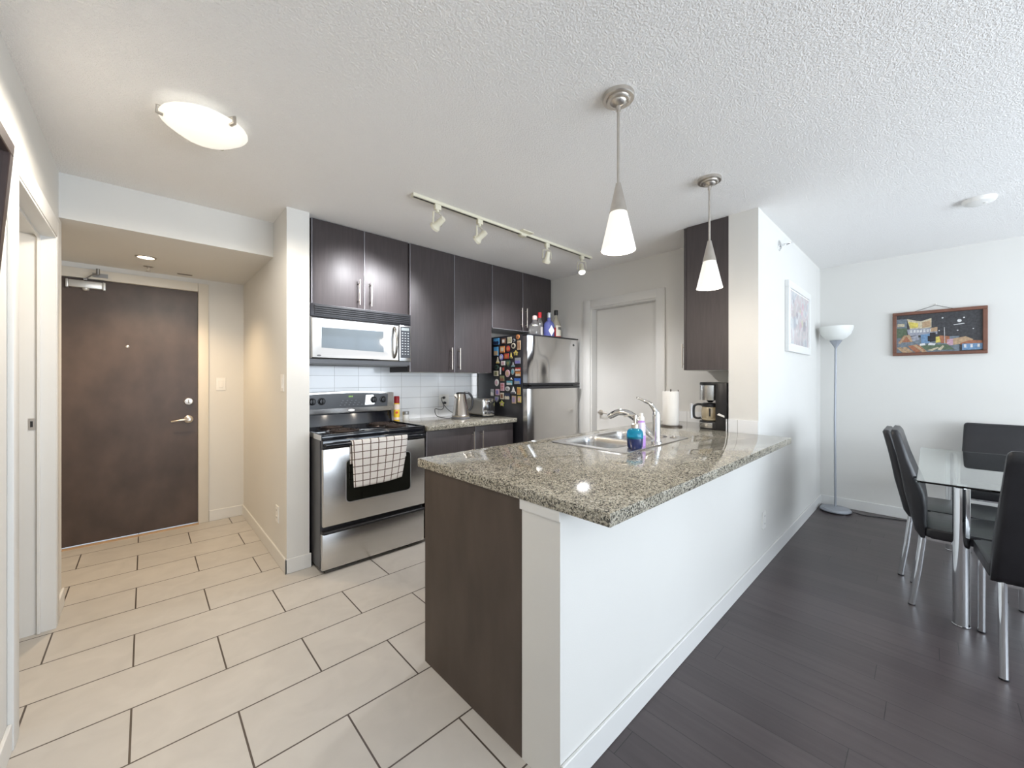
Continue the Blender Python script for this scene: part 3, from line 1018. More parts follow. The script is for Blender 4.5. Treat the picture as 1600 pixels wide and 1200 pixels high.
PURP = mat('violet_plastic', (0.48, 0.26, 0.66), 0.15, var=0.02, coat=0.4)
PURPL = mat('pale_lilac_plastic', (0.62, 0.55, 0.70), 0.2, var=0.02)
qx, qy = 1.985, 1.082
t = thing('dish_soap_bottle', 'slim violet dish soap bottle with a pale cap behind the blue dispenser', 'bottle', (qx, qy, FZ))
MB().lathe([(0, 0), (0.027, 0), (0.030, 0.005), (0.030, 0.05), (0.026, 0.075), (0.028, 0.11), (0.024, 0.132), (0.014, 0.142), (0, 0.142)], (qx, qy, FZ), seg=28, scale=(1, 0.72)).build('bottle', PURP, t)
MB().lathe([(0.0285, 0.06), (0.0265, 0.075), (0.0283, 0.11), (0.0245, 0.130), (0.024, 0.130), (0.027, 0.11), (0.0255, 0.075), (0.027, 0.06)], (qx, qy, FZ), seg=28, scale=(1, 0.74)).build('label', PURPL, t)
MB().lathe([(0.016, 0.140), (0.016, 0.158), (0.010, 0.162), (0.009, 0.180), (0, 0.182)], (qx, qy, FZ), seg=20).build('cap', WPLA, t)

m = MB()
m.lathe([(0.022, 0), (0.024, 0.003), (0.018, 0.005), (0.008, 0.006), (0.006, 0.012), (0, 0.014)], (2.42, 1.10, CT + 0.0045), seg=28)
tag(m.build('sink_stopper', NICK), 'small round metal sink stopper lying on the rim right of the faucet', 'sink stopper')

t = thing('paper_towel_roll', 'upright white paper towel roll on a stand near the pantry door', 'paper towel', (3.03, 1.40, CT))
MB().lathe([(0, 0), (0.085, 0), (0.085, 0.006), (0.07, 0.010), (0, 0.010)], (3.03, 1.40, CT), seg=36).build('stand_base', mat('dark_bronze', (0.08, 0.065, 0.055), 0.35, 0.8), t)
MB().lathe([(0.020, 0.011), (0.060, 0.011), (0.061, 0.014), (0.061, 0.268), (0.059, 0.272), (0.020, 0.272)], (3.03, 1.40, CT), seg=40).build('roll', PAPER, t)
m = MB()
m.tube([(3.095, 1.37, CT + 0.008), (3.095, 1.37, CT + 0.285)], 0.003, 8)
m.cyl((3.03, 1.40, CT + 0.01), (3.03, 1.40, CT + 0.29), 0.005)
m.build('stand_rods', mat('dark_bronze', (0, 0, 0)), t)

# coffee maker, its front turned to the stove side; warming plate, glass carafe with handle
kx, ky = 3.10, 1.115
t = thing('coffee_maker', 'black and steel drip coffee maker with glass carafe under the side cabinet', 'coffee maker', (kx, ky, CT))
cc = (kx - 0.005, ky + 0.012, CT)
m = MB()
m.box(kx - 0.080, kx + 0.085, ky - 0.128, ky - 0.048, CT, CT + 0.345, b=0.008)
m.lathe([(0, 0.326), (0.071, 0.326), (0.072, 0.330), (0.072, 0.342), (0.068, 0.347), (0, 0.347)], cc, seg=40)
m.lathe([(0, 0), (0.071, 0), (0.071, 0.010), (0, 0.010)], cc, seg=40)
m.lathe([(0, 0.050), (0.072, 0.050), (0.072, 0.058), (0.060, 0.061), (0, 0.061)], cc, seg=40)
m.box(kx - 0.07, kx + 0.07, ky - 0.06, ky, CT + 0.326, CT + 0.346, b=0.004)
m.box(kx - 0.07, kx + 0.07, ky - 0.06, ky, CT, CT + 0.058, b=0.004)
m.lathe([(0, 0.196), (0.014, 0.196), (0.030, 0.214), (0, 0.214)], cc, seg=24)
m.build('housing', BLKP, t)
MB().lathe([(0, 0.214), (0.074, 0.214), (0.075, 0.217), (0.075, 0.324), (0, 0.325)], cc, seg=44).build('brew_basket', STEEL, t)
MB().lathe([(0, 0.0105), (0.074, 0.0105), (0.075, 0.012), (0.075, 0.049), (0, 0.0495)], cc, seg=44).build('base_band', STEEL, t)
m = MB()
m.lathe([(0, 0.062), (0.056, 0.062), (0.062, 0.068), (0.062, 0.076), (0.058, 0.080), (0.063, 0.105), (0.063, 0.130), (0.058, 0.158), (0.056, 0.164), (0, 0.164)], cc, seg=36)
ca = m.build('carafe', mat('tinted_carafe_glass', (0.34, 0.28, 0.18), 0.06, 0.0, var=0.02, spec=0.9, coat=0.6), t)
MB().lathe([(0, 0.165), (0.060, 0.165), (0.061, 0.186), (0.044, 0.192), (0, 0.194)], cc, seg=32).build('lid', BLKP, ca)
hx_, hy_ = -0.35, 0.94
def hp_(d, z, off=0.0):
    return (cc[0] + hx_ * d - off * 0.5, cc[1] + hy_ * d, CT + z)
m = MB()
m.tube(smooth_path([hp_(0.050, 0.178), hp_(0.085, 0.180), hp_(0.108, 0.165), hp_(0.112, 0.125), hp_(0.108, 0.085), hp_(0.085, 0.074), hp_(0.062, 0.078)], 5), 0.009, 12, flat=0.9)
hd = m.build('handle', BLKP, ca)
m = MB()
m.tube([hp_(0.124, 0.183), hp_(0.130, 0.160), hp_(0.131, 0.125), hp_(0.128, 0.072)], 0.0115, 12)
m.build('handle_band', mat('pale_grey_band', (0.62, 0.63, 0.65), 0.3, 0.3), hd)
MB().tube([(cc[0] - 0.060, cc[1] - 0.018, CT + 0.096), (cc[0] - 0.0605, cc[1] - 0.018, CT + 0.155)], 0.005, 8).build('level_strip', BLKP, ca)
m = MB()
m.prism([(kx - 0.086, ky - 0.062, CT + 0.112), (kx - 0.086, ky - 0.112, CT + 0.095), (kx - 0.086, ky - 0.112, CT + 0.108), (kx - 0.086, ky - 0.075, CT + 0.123)], (0.006, 0, 0), b=0.001, seg=1)
m.build('paddle_switch', WPLA, t)

# ------------------------------------------------------------------ microwave
X0, X1, YM = 0.838, 1.615, 2.945
t = thing('microwave', 'stainless over-the-range microwave hanging under the short cabinet', 'microwave', (1.23, KY, 1.41))
m = MB()
m.box(X0, X1, YM + 0.03, KY, 1.412, 1.836, mi=0)
m.box(X0 + 0.004, X1 - 0.004, YM + 0.06, KY - 0.02, 1.404, 1.413, mi=1)
m.build('housing', [GRYP, mat('grey_underside', (0.18, 0.18, 0.18), 0.5, 0.3)], t)
m = MB()
m.box(X0 + 0.004, X1, YM + 0.012, YM + 0.032, 1.742, 1.832, b=0.003, mi=0)
for k in range(5):
    z = 1.756 + k * 0.0145
    m.box(X0 + 0.03, X1 - 0.012, YM + 0.000, YM + 0.0125, z, z + 0.005, mi=0)
    m.box(X0 + 0.03, X1 - 0.012, YM + 0.0115, YM + 0.0125, z + 0.005, z + 0.0145, mi=1)
m.build('vent_grille', [mat('charcoal_plastic', (0.022, 0.022, 0.027), 0.35), BLKP], t)
# door: bowed frame around a recessed window
DX0, DX1, DZ0, DZ1 = X0 + 0.002, 1.505, 1.442, 1.738
wx0, wx1, wz0, wz1 = 0.915, 1.378, 1.522, 1.668
m = MB()
O = [(DX0, YM + 0.006, DZ0), (DX1, YM + 0.006, DZ0), (DX1, YM + 0.006, DZ1), (DX0, YM + 0.006, DZ1)]
B = [(DX0 + 0.012, YM - 0.004, DZ0 + 0.010), (DX1 - 0.012, YM - 0.004, DZ0 + 0.010), (DX1 - 0.012, YM - 0.004, DZ1 - 0.010), (DX0 + 0.012, YM - 0.004, DZ1 - 0.010)]
I = [(wx0, YM + 0.010, wz0), (wx1, YM + 0.010, wz0 - 0.012), (wx1, YM + 0.010, wz1 + 0.006), (wx0, YM + 0.010, wz1)]
R = [(x, YM + 0.028, z) for x, y, z in O]
vs = [[m.bm.verts.new(p) for p in L] for L in (R, O, B, I)]
for a, b in zip(vs, vs[1:]):
    for i in range(4):
        j = (i + 1) % 4
        m.bm.faces.new((a[i], a[j], b[j], b[i]))
dr = m.build('door', STEELB, t, smooth=20)
m = MB()
m.prism([(p[0], YM + 0.010, p[2]) for p in I], (0, 0.006, 0))
m.build('door_window', MWGL, dr)
m = MB()
pts = [(1.462, YM - 0.004, 1.472), (1.462, YM - 0.030, 1.500), (1.462, YM - 0.046, 1.555), (1.462, YM - 0.048, 1.59), (1.462, YM - 0.046, 1.625), (1.462, YM - 0.030, 1.68), (1.462, YM - 0.004, 1.712)]
m.tube(smooth_path(pts, 5), 0.012, 14, flat=0.75)
m.build('door_handle', mat('dark_nickel', (0.34, 0.32, 0.29), 0.25, 1.0), dr)
m = MB()
m.box(1.508, X1 - 0.002, YM, YM + 0.03, DZ0, DZ1, b=0.005)
cp = m.build('control_panel', STEELB, t)
m = MB()
m.box(1.518, X1 - 0.012, YM - 0.0022, YM + 0.001, 1.472, 1.726, b=0.001, seg=1)
kp = m.build('keypad', mat('slate_keypad', (0.028, 0.033, 0.044), 0.3), cp)
MB().box(1.524, 1.592, YM - 0.0030, YM - 0.0020, 1.694, 1.718).build('display', mat('grey_lcd', (0.30, 0.33, 0.33), 0.2), kp)
m = MB()
for r_ in range(9):
    for c_ in range(3):
        z = 1.672 - r_ * 0.0215
        x = 1.528 + c_ * 0.025
        m.box(x, x + 0.012, YM - 0.0030, YM - 0.0020, z, z + 0.006)
m.build('keys', mat('pale_key_marks', (0.55, 0.58, 0.60), 0.5), kp)
MB().lathe([(0.014, 0), (0.013, 0.001), (0, 0.001)], (0.895, YM - 0.0038, 1.466), (0, -1, 0), 20, scale=(1, 0.4)).build('badge', GRYP, dr)

# ------------------------------------------------------------------ stove
SX0_, SX1_, SY_ = 0.850, 1.618, 2.735
t = thing('stove', 'stainless freestanding electric coil stove with black cooktop beside the wing wall', 'stove', (1.23, 3.05, 0))
m = MB()
m.box(SX0_, SX1_, SY_ + 0.045, 3.33, 0.03, 0.90)
m.box(SX0_ + 0.02, SX1_ - 0.02, SY_ + 0.06, 3.3, 0.0, 0.03)
m.build('body', GRYP, t)
# cooktop with raised rim and burners
m = MB()
m.box(SX0_ - 0.002, SX1_ + 0.002, SY_ + 0.001, 3.33, 0.893, 0.922, b=0.004)
m.box(SX0_ - 0.002, SX0_ + 0.015, SY_ + 0.001, 3.30, 0.92, 0.930, b=0.003)
m.box(SX1_ - 0.015, SX1_ + 0.002, SY_ + 0.001, 3.30, 0.92, 0.930, b=0.003)
m.box(SX0_, SX1_, SY_ + 0.001, SY_ + 0.016, 0.92, 0.930, b=0.003)
ck = m.build('cooktop', BLKG, t)
m = MB()
m.box(SX0_ - 0.0045, SX0_ - 0.0022, SY_ + 0.004, 3.30, 0.892, 0.927)
m.build('side_trim', STEEL, ck)
COIL = mat('rusty_coil_element', (0.060, 0.043, 0.037), 0.55, 0.4, var=0.3, vscale=40)
for bx_, by_, br_ in ((1.035, 3.12, 0.078), (1.045, 2.885, 0.10), (1.425, 3.10, 0.10), (1.445, 2.885, 0.078)):
    m = MB()
    m.lathe([(br_ + 0.022, 0), (br_ + 0.020, 0.005), (br_ + 0.008, 0.002), (br_ * 0.5, 0.0005), (0, 0.0005)], (bx_, by_, 0.9215), seg=36)
    dp = m.build('drip_pan', mat('dark_drip_pan', (0.05, 0.04, 0.038), 0.25, 0.7), ck)
    sp_ = []
    for k in range(100):
        a = k / 99 * 2 * math.pi * 4
        r = 0.018 + (br_ - 0.018) * k / 99
        sp_.append((bx_ + r * math.cos(a), by_ + r * math.sin(a), 0.933))
    m = MB()
    m.tube(sp_, 0.0055, 8)
    for a in (0.5, 2.6, 4.7):
        m.box(bx_ - 0.003, bx_ + 0.003, by_ - 0.003, by_ + 0.003, 0.922, 0.930)
        m.tube([(bx_, by_, 0.927), (bx_ + br_ * math.cos(a), by_ + br_ * math.sin(a), 0.927)], 0.003, 6)
    m.build('coil_burner', COIL, dp)
# backguard: sloped dark glass foot, steel control console, knobs
m = MB()
m.prism([(SX0_, 3.30, 0.922), (SX0_, 3.365, 0.922), (SX0_, 3.365, 1.05), (SX0_, 3.325, 1.05)], (SX1_ - SX0_, 0, 0), b=0.003)
m.build('backguard_foot', BLKG, t)
m = MB()
prof = []
for k in range(17):
    u_ = k / 16
    prof.append((SX0_ + (SX1_ - SX0_) * u_, 3.268, 1.182 + 0.016 * math.sin(math.pi * u_)))
m.prism([(SX0_, 3.268, 1.022), (SX1_, 3.268, 1.022)] + prof[::-1], (0, 0.095, 0), b=0.006)
bg = m.build('backguard', STEEL, t)
m = MB()
prof = []
gx0, gx1 = SX0_ + 0.012, SX1_ - 0.055
for k in range(17):
    u_ = k / 16
    prof.append((gx0 + (gx1 - gx0) * u_, 3.2655, 1.170 + 0.014 * math.sin(math.pi * (0.05 + 0.9 * u_))))
m.prism([(gx0, 3.2655, 1.062), (gx1 - 0.006, 3.2655, 1.062)] + prof[::-1], (0, 0.004, 0), b=0.001, seg=1)
cpn = m.build('control_panel', mat('charcoal_panel', (0.018, 0.018, 0.022), 0.28), bg)
m = MB()
m.prism([(1.355, 3.2635, 1.080), (1.438, 3.2635, 1.080), (1.445, 3.2635, 1.10), (1.43, 3.2635, 1.165), (1.365, 3.2635, 1.165)], (0, 0.003, 0), b=0.001, seg=1)
m.build('steel_inlay', STEEL, cpn)
for kx_ in (0.942, 1.012, 1.432, 1.517):
    m = MB()
    m.lathe([(0.028, 0), (0.028, 0.004), (0.021, 0.006), (0.019, 0.022), (0, 0.024)], (kx_, 3.264, 1.122), (0, -1, 0), 28)
    m.box(kx_ - 0.004, kx_ + 0.004, 3.234, 3.244, 1.104, 1.142, b=0.002)
    m.build('knob', BLKP, cpn)
m = MB()
for k in range(3):
    m.box(1.222 + k * 0.012, 1.230 + k * 0.012, 3.2645, 3.2656, 1.150, 1.162)
m.build('clock_display', mat('green_clock_digits', (0.05, 0.1, 0.02), 0.4, var=0.0, emit=(0.45, 0.85, 0.15), estr=0.35), cpn)
m = MB()
for r_ in range(3):
    for k in range(6 - r_):
        m.box(1.15 + k * 0.035 + r_ * 0.01, 1.162 + k * 0.035 + r_ * 0.01, 3.2645, 3.2656, 1.085 + r_ * 0.018, 1.088 + r_ * 0.018)
m.build('button_marks', mat('pale_button_marks', (0.25, 0.26, 0.28), 0.5), cpn)
MB().lathe([(0.028, 0), (0.027, 0.002), (0, 0.003)], (1.245, 3.268, 1.042), (0, -1, 0), 28, scale=(1, 0.36)).build('badge', WPLA, bg)
# oven door, window, handle; drawer below
m = MB()
m.box(SX0_ + 0.006, SX1_ - 0.002, SY_, SY_ + 0.044, 0.315, 0.832, b=0.006)
od = m.build('oven_door', STEEL, t)
m = MB()
wr = rrect(1.002, 1.495, 0, 1, 0.02, 0)
pts = [(x, SY_ - 0.0015, 0.449 + (0.748 - 0.449) * y) for x, y, z in [(q[0], (q[1] - 0) / 1, 0) for q in rrect(1.002, 1.495, 0.0, 1.0, 0.035, 0)]]
pts = [(x, SY_ - 0.0015, z) for x, z, _ in rrect(1.002, 1.495, 0.449, 0.748, 0.03, 0)]
m.prism(pts, (0, 0.003, 0))
m.build('window_trim', mat('pale_grey_trim', (0.45, 0.46, 0.47), 0.35, 0.6), od)
m = MB()
pts = [(x, SY_ - 0.0025, z) for x, z, _ in rrect(1.008, 1.489, 0.455, 0.742, 0.026, 0)]
m.prism(pts, (0, 0.003, 0))
m.build('oven_window', OVGL, od)
m = MB()
m.box(SX0_ + 0.004, SX1_, SY_ + 0.002, SY_ + 0.044, 0.834, 0.892, b=0.004)
m.box(SX0_ + 0.01, SX1_ - 0.006, SY_ - 0.030, SY_ - 0.006, 0.845, 0.872, b=0.009, seg=3)
for x in (SX0_ + 0.012, SX1_ - 0.03):
    m.box(x, x + 0.022, SY_ - 0.024, SY_ + 0.004, 0.847, 0.870, b=0.003)
m.build('oven_handle', BLKG, od)
m = MB()
m.box(SX0_ + 0.002, SX1_ - 0.006, SY_ + 0.004, SY_ + 0.044, 0.028, 0.268, b=0.004)
dw = m.build('storage_drawer', STEEL, t)
m = MB()
m.box(SX0_ + 0.002, SX1_ - 0.004, SY_ - 0.014, SY_ + 0.03, 0.266, 0.288, b=0.009, seg=3)
m.build('drawer_pull', BLKP, dw)

# towel folded over the oven handle
m = MB()
uvl = m.bm.loops.layers.uv.new('UVMap')
nx_, nz_ = 26, 36
ys = SY_ - 0.018


def towel_pt(u, v, th=0.0):
    """u across, v from the back hem over the bar to the front hem"""
    back, over, front = 0.15, 0.06, 0.305
    s = v * (back + over + front)
    if s < back:
        y, z = ys + 0.0135, 0.862 - (back - s)
    elif s < back + over:
        a = math.pi * (s - back) / over
        y, z = ys - 0.0015 + 0.015 * math.cos(a), 0.862 + 0.015 * math.sin(a)
    else:
        d = s - back - over
        sag = d / front
        y = ys - 0.0165 - 0.004 * math.sin(u * 9 + 1) * sag - 0.006 * sag
        z = 0.862 - d * (1.0 - 0.05 * u) - 0.010 * sag * math.sin(u * 3.0)
        y = min(y, SY_ - 0.012)
    w = (s - back) / front if s > back else 0
    x0, x1 = 1.030 + 0.010 * max(0, w), 1.452 - 0.040 * max(0, w) ** 1.5
    return Vector((x0 + (x1 - x0) * u, y - th, z))


gv = [[m.bm.verts.new(towel_pt(i / nx_, j / nz_)) for i in range(nx_ + 1)] for j in range(nz_ + 1)]
for j in range(nz_):
    for i in range(nx_):
        f = m.bm.faces.new((gv[j][i], gv[j][i + 1], gv[j + 1][i + 1], gv[j + 1][i]))
        for lp, (a, b) in zip(f.loops, ((i, j), (i + 1, j), (i + 1, j + 1), (i, j + 1))):
            lp[uvl].uv = (a / nx_, 1.85 * (1 - b / nz_))
tw = m.build('dish_towel', towel_mat())
so = tw.modifiers.new('thickness', 'SOLIDIFY')
so.thickness = 0.003
so.offset = 0
tag(tw, 'white dish towel with brown checks hanging on the oven handle', 'towel')

# ------------------------------------------------------------------ fridge
FX0, FX1, FY = 2.622, 3.400, 2.575
t = thing('fridge', 'stainless top-freezer fridge with black sides full of magnets', 'fridge', (3.01, 2.95, 0))
m = MB()
m.box(FX0, FX1, FY + 0.078, 3.33, 0.02, 1.722, b=0.004)
m.box(FX0 + 0.05, FX1 - 0.05, FY + 0.12, 3.3, 0.0, 0.02)
m.box(FX0, FX1, FY + 0.01, 3.33, 1.715, 1.728, b=0.003)
m.build('cabinet', BLKS, t)


def fridge_door(z0, z1, name, flat):
    m = MB()
    n = 18
    pts = [(FX0 + 0.004, FY + 0.072, z0)]
    for k in range(n + 1):
        u_ = k / n
        e = min(u_, 1 - u_)
        pts.append((FX0 + 0.004 + (FX1 - FX0 - 0.008) * u_, FY + 0.016 * (1 - min(1, e / 0.06)) ** 2 - 0.006 * math.sin(math.pi * u_), z0))
    pts.append((FX1 - 0.004, FY + 0.072, z0))
    m.prism(pts, (0, 0, z1 - z0))
    return m.build(name, flat, t, smooth=50)


fd = fridge_door(1.262, 1.710, 'freezer_door', STEELF)
ld = fridge_door(0.06, 1.205, 'lower_door', mat('flat_stainless_steel', (0.60, 0.59, 0.57), 0.22, 1.0, var=0.03, bump=0.25, bscale=1.6))
m = MB()
m.box(FX0 + 0.004, FX1 - 0.004, FY - 0.012, FY + 0.072, 1.240, 1.261, b=0.004)
m.build('freezer_grip', BLKP, fd)
m = MB()
m.box(FX0 + 0.004, FX1 - 0.004, FY - 0.012, FY + 0.072, 1.206, 1.228, b=0.004)
m.build('lower_grip', BLKP, ld)
MB().box(FX0 + 0.06, FX0 + 0.64, FY + 0.02, FY + 0.075, 1.228, 1.240).build('gasket', BLKP, ld)
MB().lathe([(0.016, 0), (0.015, 0.002), (0, 0.0025)], (3.30, FY - 0.002, 1.655), (0, -1, 0), 24, scale=(1, 0.8)).build('badge', GRYP, fd)

# magnets on the fridge's left side: (y_back, y_front from the photo's layout, height band, shape, colours)
CM = {}


def cmat(c):
    if c not in CM:
        CM[c] = mat('magnet_paint_%02d' % len(CM), tuple(v * 0.62 for v in c), 0.4, var=0.12, vscale=45)
    return CM[c]


SKY, NAVY, BRN, CRE, OLV = (0.10, 0.36, 0.68), (0.02, 0.03, 0.08), (0.26, 0.12, 0.07), (0.70, 0.64, 0.50), (0.25, 0.25, 0.12)
ORG, RED, YEL, GRN, WHT = (0.62, 0.25, 0.08), (0.50, 0.06, 0.05), (0.74, 0.58, 0.14), (0.06, 0.13, 0.10), (0.78, 0.76, 0.74)
VIO, PNK, TEA, GRY, DRK = (0.24, 0.22, 0.55), (0.66, 0.42, 0.48), (0.15, 0.45, 0.55), (0.34, 0.36, 0.37), (0.035, 0.03, 0.03)
TAN = (0.58, 0.42, 0.26)
MAG = [
    ((95, 155, 180, 250), 'split', SKY, NAVY, 'rectangular fridge magnet, blue sky over a dark skyline, top left corner'),
    ((205, 160, 262, 235), 'frame', BRN, WHT, 'small brown framed fridge magnet with a pale centre in the top row'),
    ((280, 138, 342, 232), 'bars', CRE, OLV, 'cream fridge magnet with dark upright bars in the top row'),
    ((347, 165, 393, 210), 'dome', GRY, DRK, 'small dark grey domed fridge magnet right of the cream barred one'),
    ((398, 105, 450, 178), 'disc', ORG, BRN, 'round orange-brown fridge magnet at the very top by the door'),
    ((413, 184, 463, 322), 'bars', TAN, BRN, 'tall tan fridge magnet under the round orange-brown one'),
    ((100, 268, 165, 400), 'split', SKY, TAN, 'tall fridge magnet, blue sky over a pinkish town, left edge'),
    ((182, 262, 252, 355), 'frame', ORG, CRE, 'square orange framed fridge magnet with a cream centre'),
    ((264, 255, 322, 345), 'disc', RED, ORG, 'round red and orange fridge magnet beside the square orange frame'),
    ((335, 218, 395, 302), 'disc', CRE, DRK, 'oval cream ringed fridge magnet with a dark middle'),
    ((362, 315, 432, 402), 'star', YEL, OLV, 'yellow star-shaped fridge magnet below the cream oval'),
    ((172, 365, 230, 460), 'disc', VIO, WHT, 'oval violet-blue fridge magnet with a white middle'),
    ((238, 360, 304, 438), 'frame', RED, ORG, 'red and orange rectangular fridge magnet below the round red one'),
    ((314, 345, 352, 435), 'tower', YEL, GRN, 'slim yellow-green tower-shaped fridge magnet left of the star'),
    ((130, 405, 180, 500), 'tower', CRE, YEL, 'small cream and yellow tower-shaped fridge magnet near the left edge'),
    ((380, 415, 465, 505), 'split', GRY, VIO, 'grey and violet landscape fridge magnet near the door'),
    ((197, 460, 257, 525), 'frame', WHT, PNK, 'white and pink rectangular fridge magnet below the violet oval'),
    ((260, 448, 328, 550), 'shield', GRN, OLV, 'dark green shield-shaped fridge magnet in the middle of the side'),
    ((335, 470, 385, 545), 'tower', GRY, TEA, 'grey-teal triangular fridge magnet right of the green shield'),
    ((110, 510, 168, 580), 'disc', GRN, DRK, 'round dark green fridge magnet at the left edge'),
    ((181, 540, 199, 650), 'bars', WHT, WHT, 'narrow white strip fridge magnet left of the red round one'),
    ((206, 530, 260, 615), 'disc', DRK, RED, 'round black fridge magnet with a red middle'),
    ((385, 550, 465, 598), 'split', RED, WHT, 'dark red and white wide fridge magnet near the door'),
    ((388, 602, 465, 672), 'split', ORG, CRE, 'orange and cream town fridge magnet below the dark red one'),
    ((100, 592, 165, 668), 'frame', CRE, OLV, 'cream square fridge magnet with an olive picture at the left edge'),
    ((252, 575, 322, 685), 'disc', PNK, TAN, 'large round pinkish fridge magnet in the middle'),
    ((330, 560, 380, 655), 'disc', GRY, TEA, 'oval grey-teal fridge magnet right of the pinkish round one'),
    ((182, 657, 246, 735), 'split', OLV, BRN, 'green and brown rectangular fridge magnet left of centre'),
    ((318, 680, 352, 716), 'tower', WHT, ORG, 'tiny white and orange fridge magnet above the teal one'),
    ((112, 700, 170, 805), 'disc', WHT, PNK, 'oval white and pink fridge magnet left of the green-brown one'),
    ((270, 725, 352, 788), 'split', TEA, WHT, 'wide teal and white fridge magnet below the middle'),
    ((372, 690, 462, 778), 'split', (0.05, 0.16, 0.60), GRY, 'bright blue over grey fridge magnet near the door'),
    ((188, 750, 246, 870), 'lines', PNK, RED, 'pale pink upright card magnet with red lines'),
    ((252, 800, 320, 870), 'dome', WHT, GRY, 'round grey-white fridge magnet right of the pink card'),
    ((326, 800, 400, 905), 'tower', WHT, NAVY, 'white pagoda-shaped fridge magnet with a navy foot'),
    ((412, 810, 462, 922), 'bars', YEL, RED, 'brown, yellow and red upright fridge magnet near the door'),
    ((60, 835, 102, 935), 'split', GRY, WHT, 'slim grey-violet fridge magnet furthest left in the lower rows'),
    ((122, 835, 180, 926), 'frame', PNK, VIO, 'pink and violet rectangular fridge magnet above the shield'),
    ((110, 932, 172, 1020), 'shield', GRY, VIO, 'blue-grey shield-shaped fridge magnet low on the left'),
    ((186, 885, 238, 980), 'frame', CRE, BRN, 'cream fridge magnet with a small brown picture in the lower rows'),
    ((243, 890, 322, 985), 'split', NAVY, CRE, 'navy and cream fridge magnet right of the small brown picture'),
    ((342, 925, 402, 1038), 'bars', TAN, VIO, 'yellow and violet upright fridge magnet in the bottom row'),
    ((420, 930, 470, 1025), 'frame', YEL, PNK, 'yellow and pink fridge magnet at the bottom by the door'),
    ((170, 985, 250, 1082), 'star', (0.50, 0.52, 0.12), PNK, 'yellow-green cluster-shaped fridge magnet lowest of all'),
]
_a = math.atan2(653, 612.0)
_d = (math.cos(_a), math.sin(_a))
_r = (math.sin(_a), -math.cos(_a))


def side_pos(zx, zy):
    """layout sheet of the fridge side -> (y, z) on the side panel"""
    k = (760 + zx / 8.571 - 800) / 612
    s = FX0 / (_d[0] + _r[0] * k)
    return (_d[1] + _r[1] * k) * s, 1.3 + (592 - 510 - zy / 8.571) / 612 * s


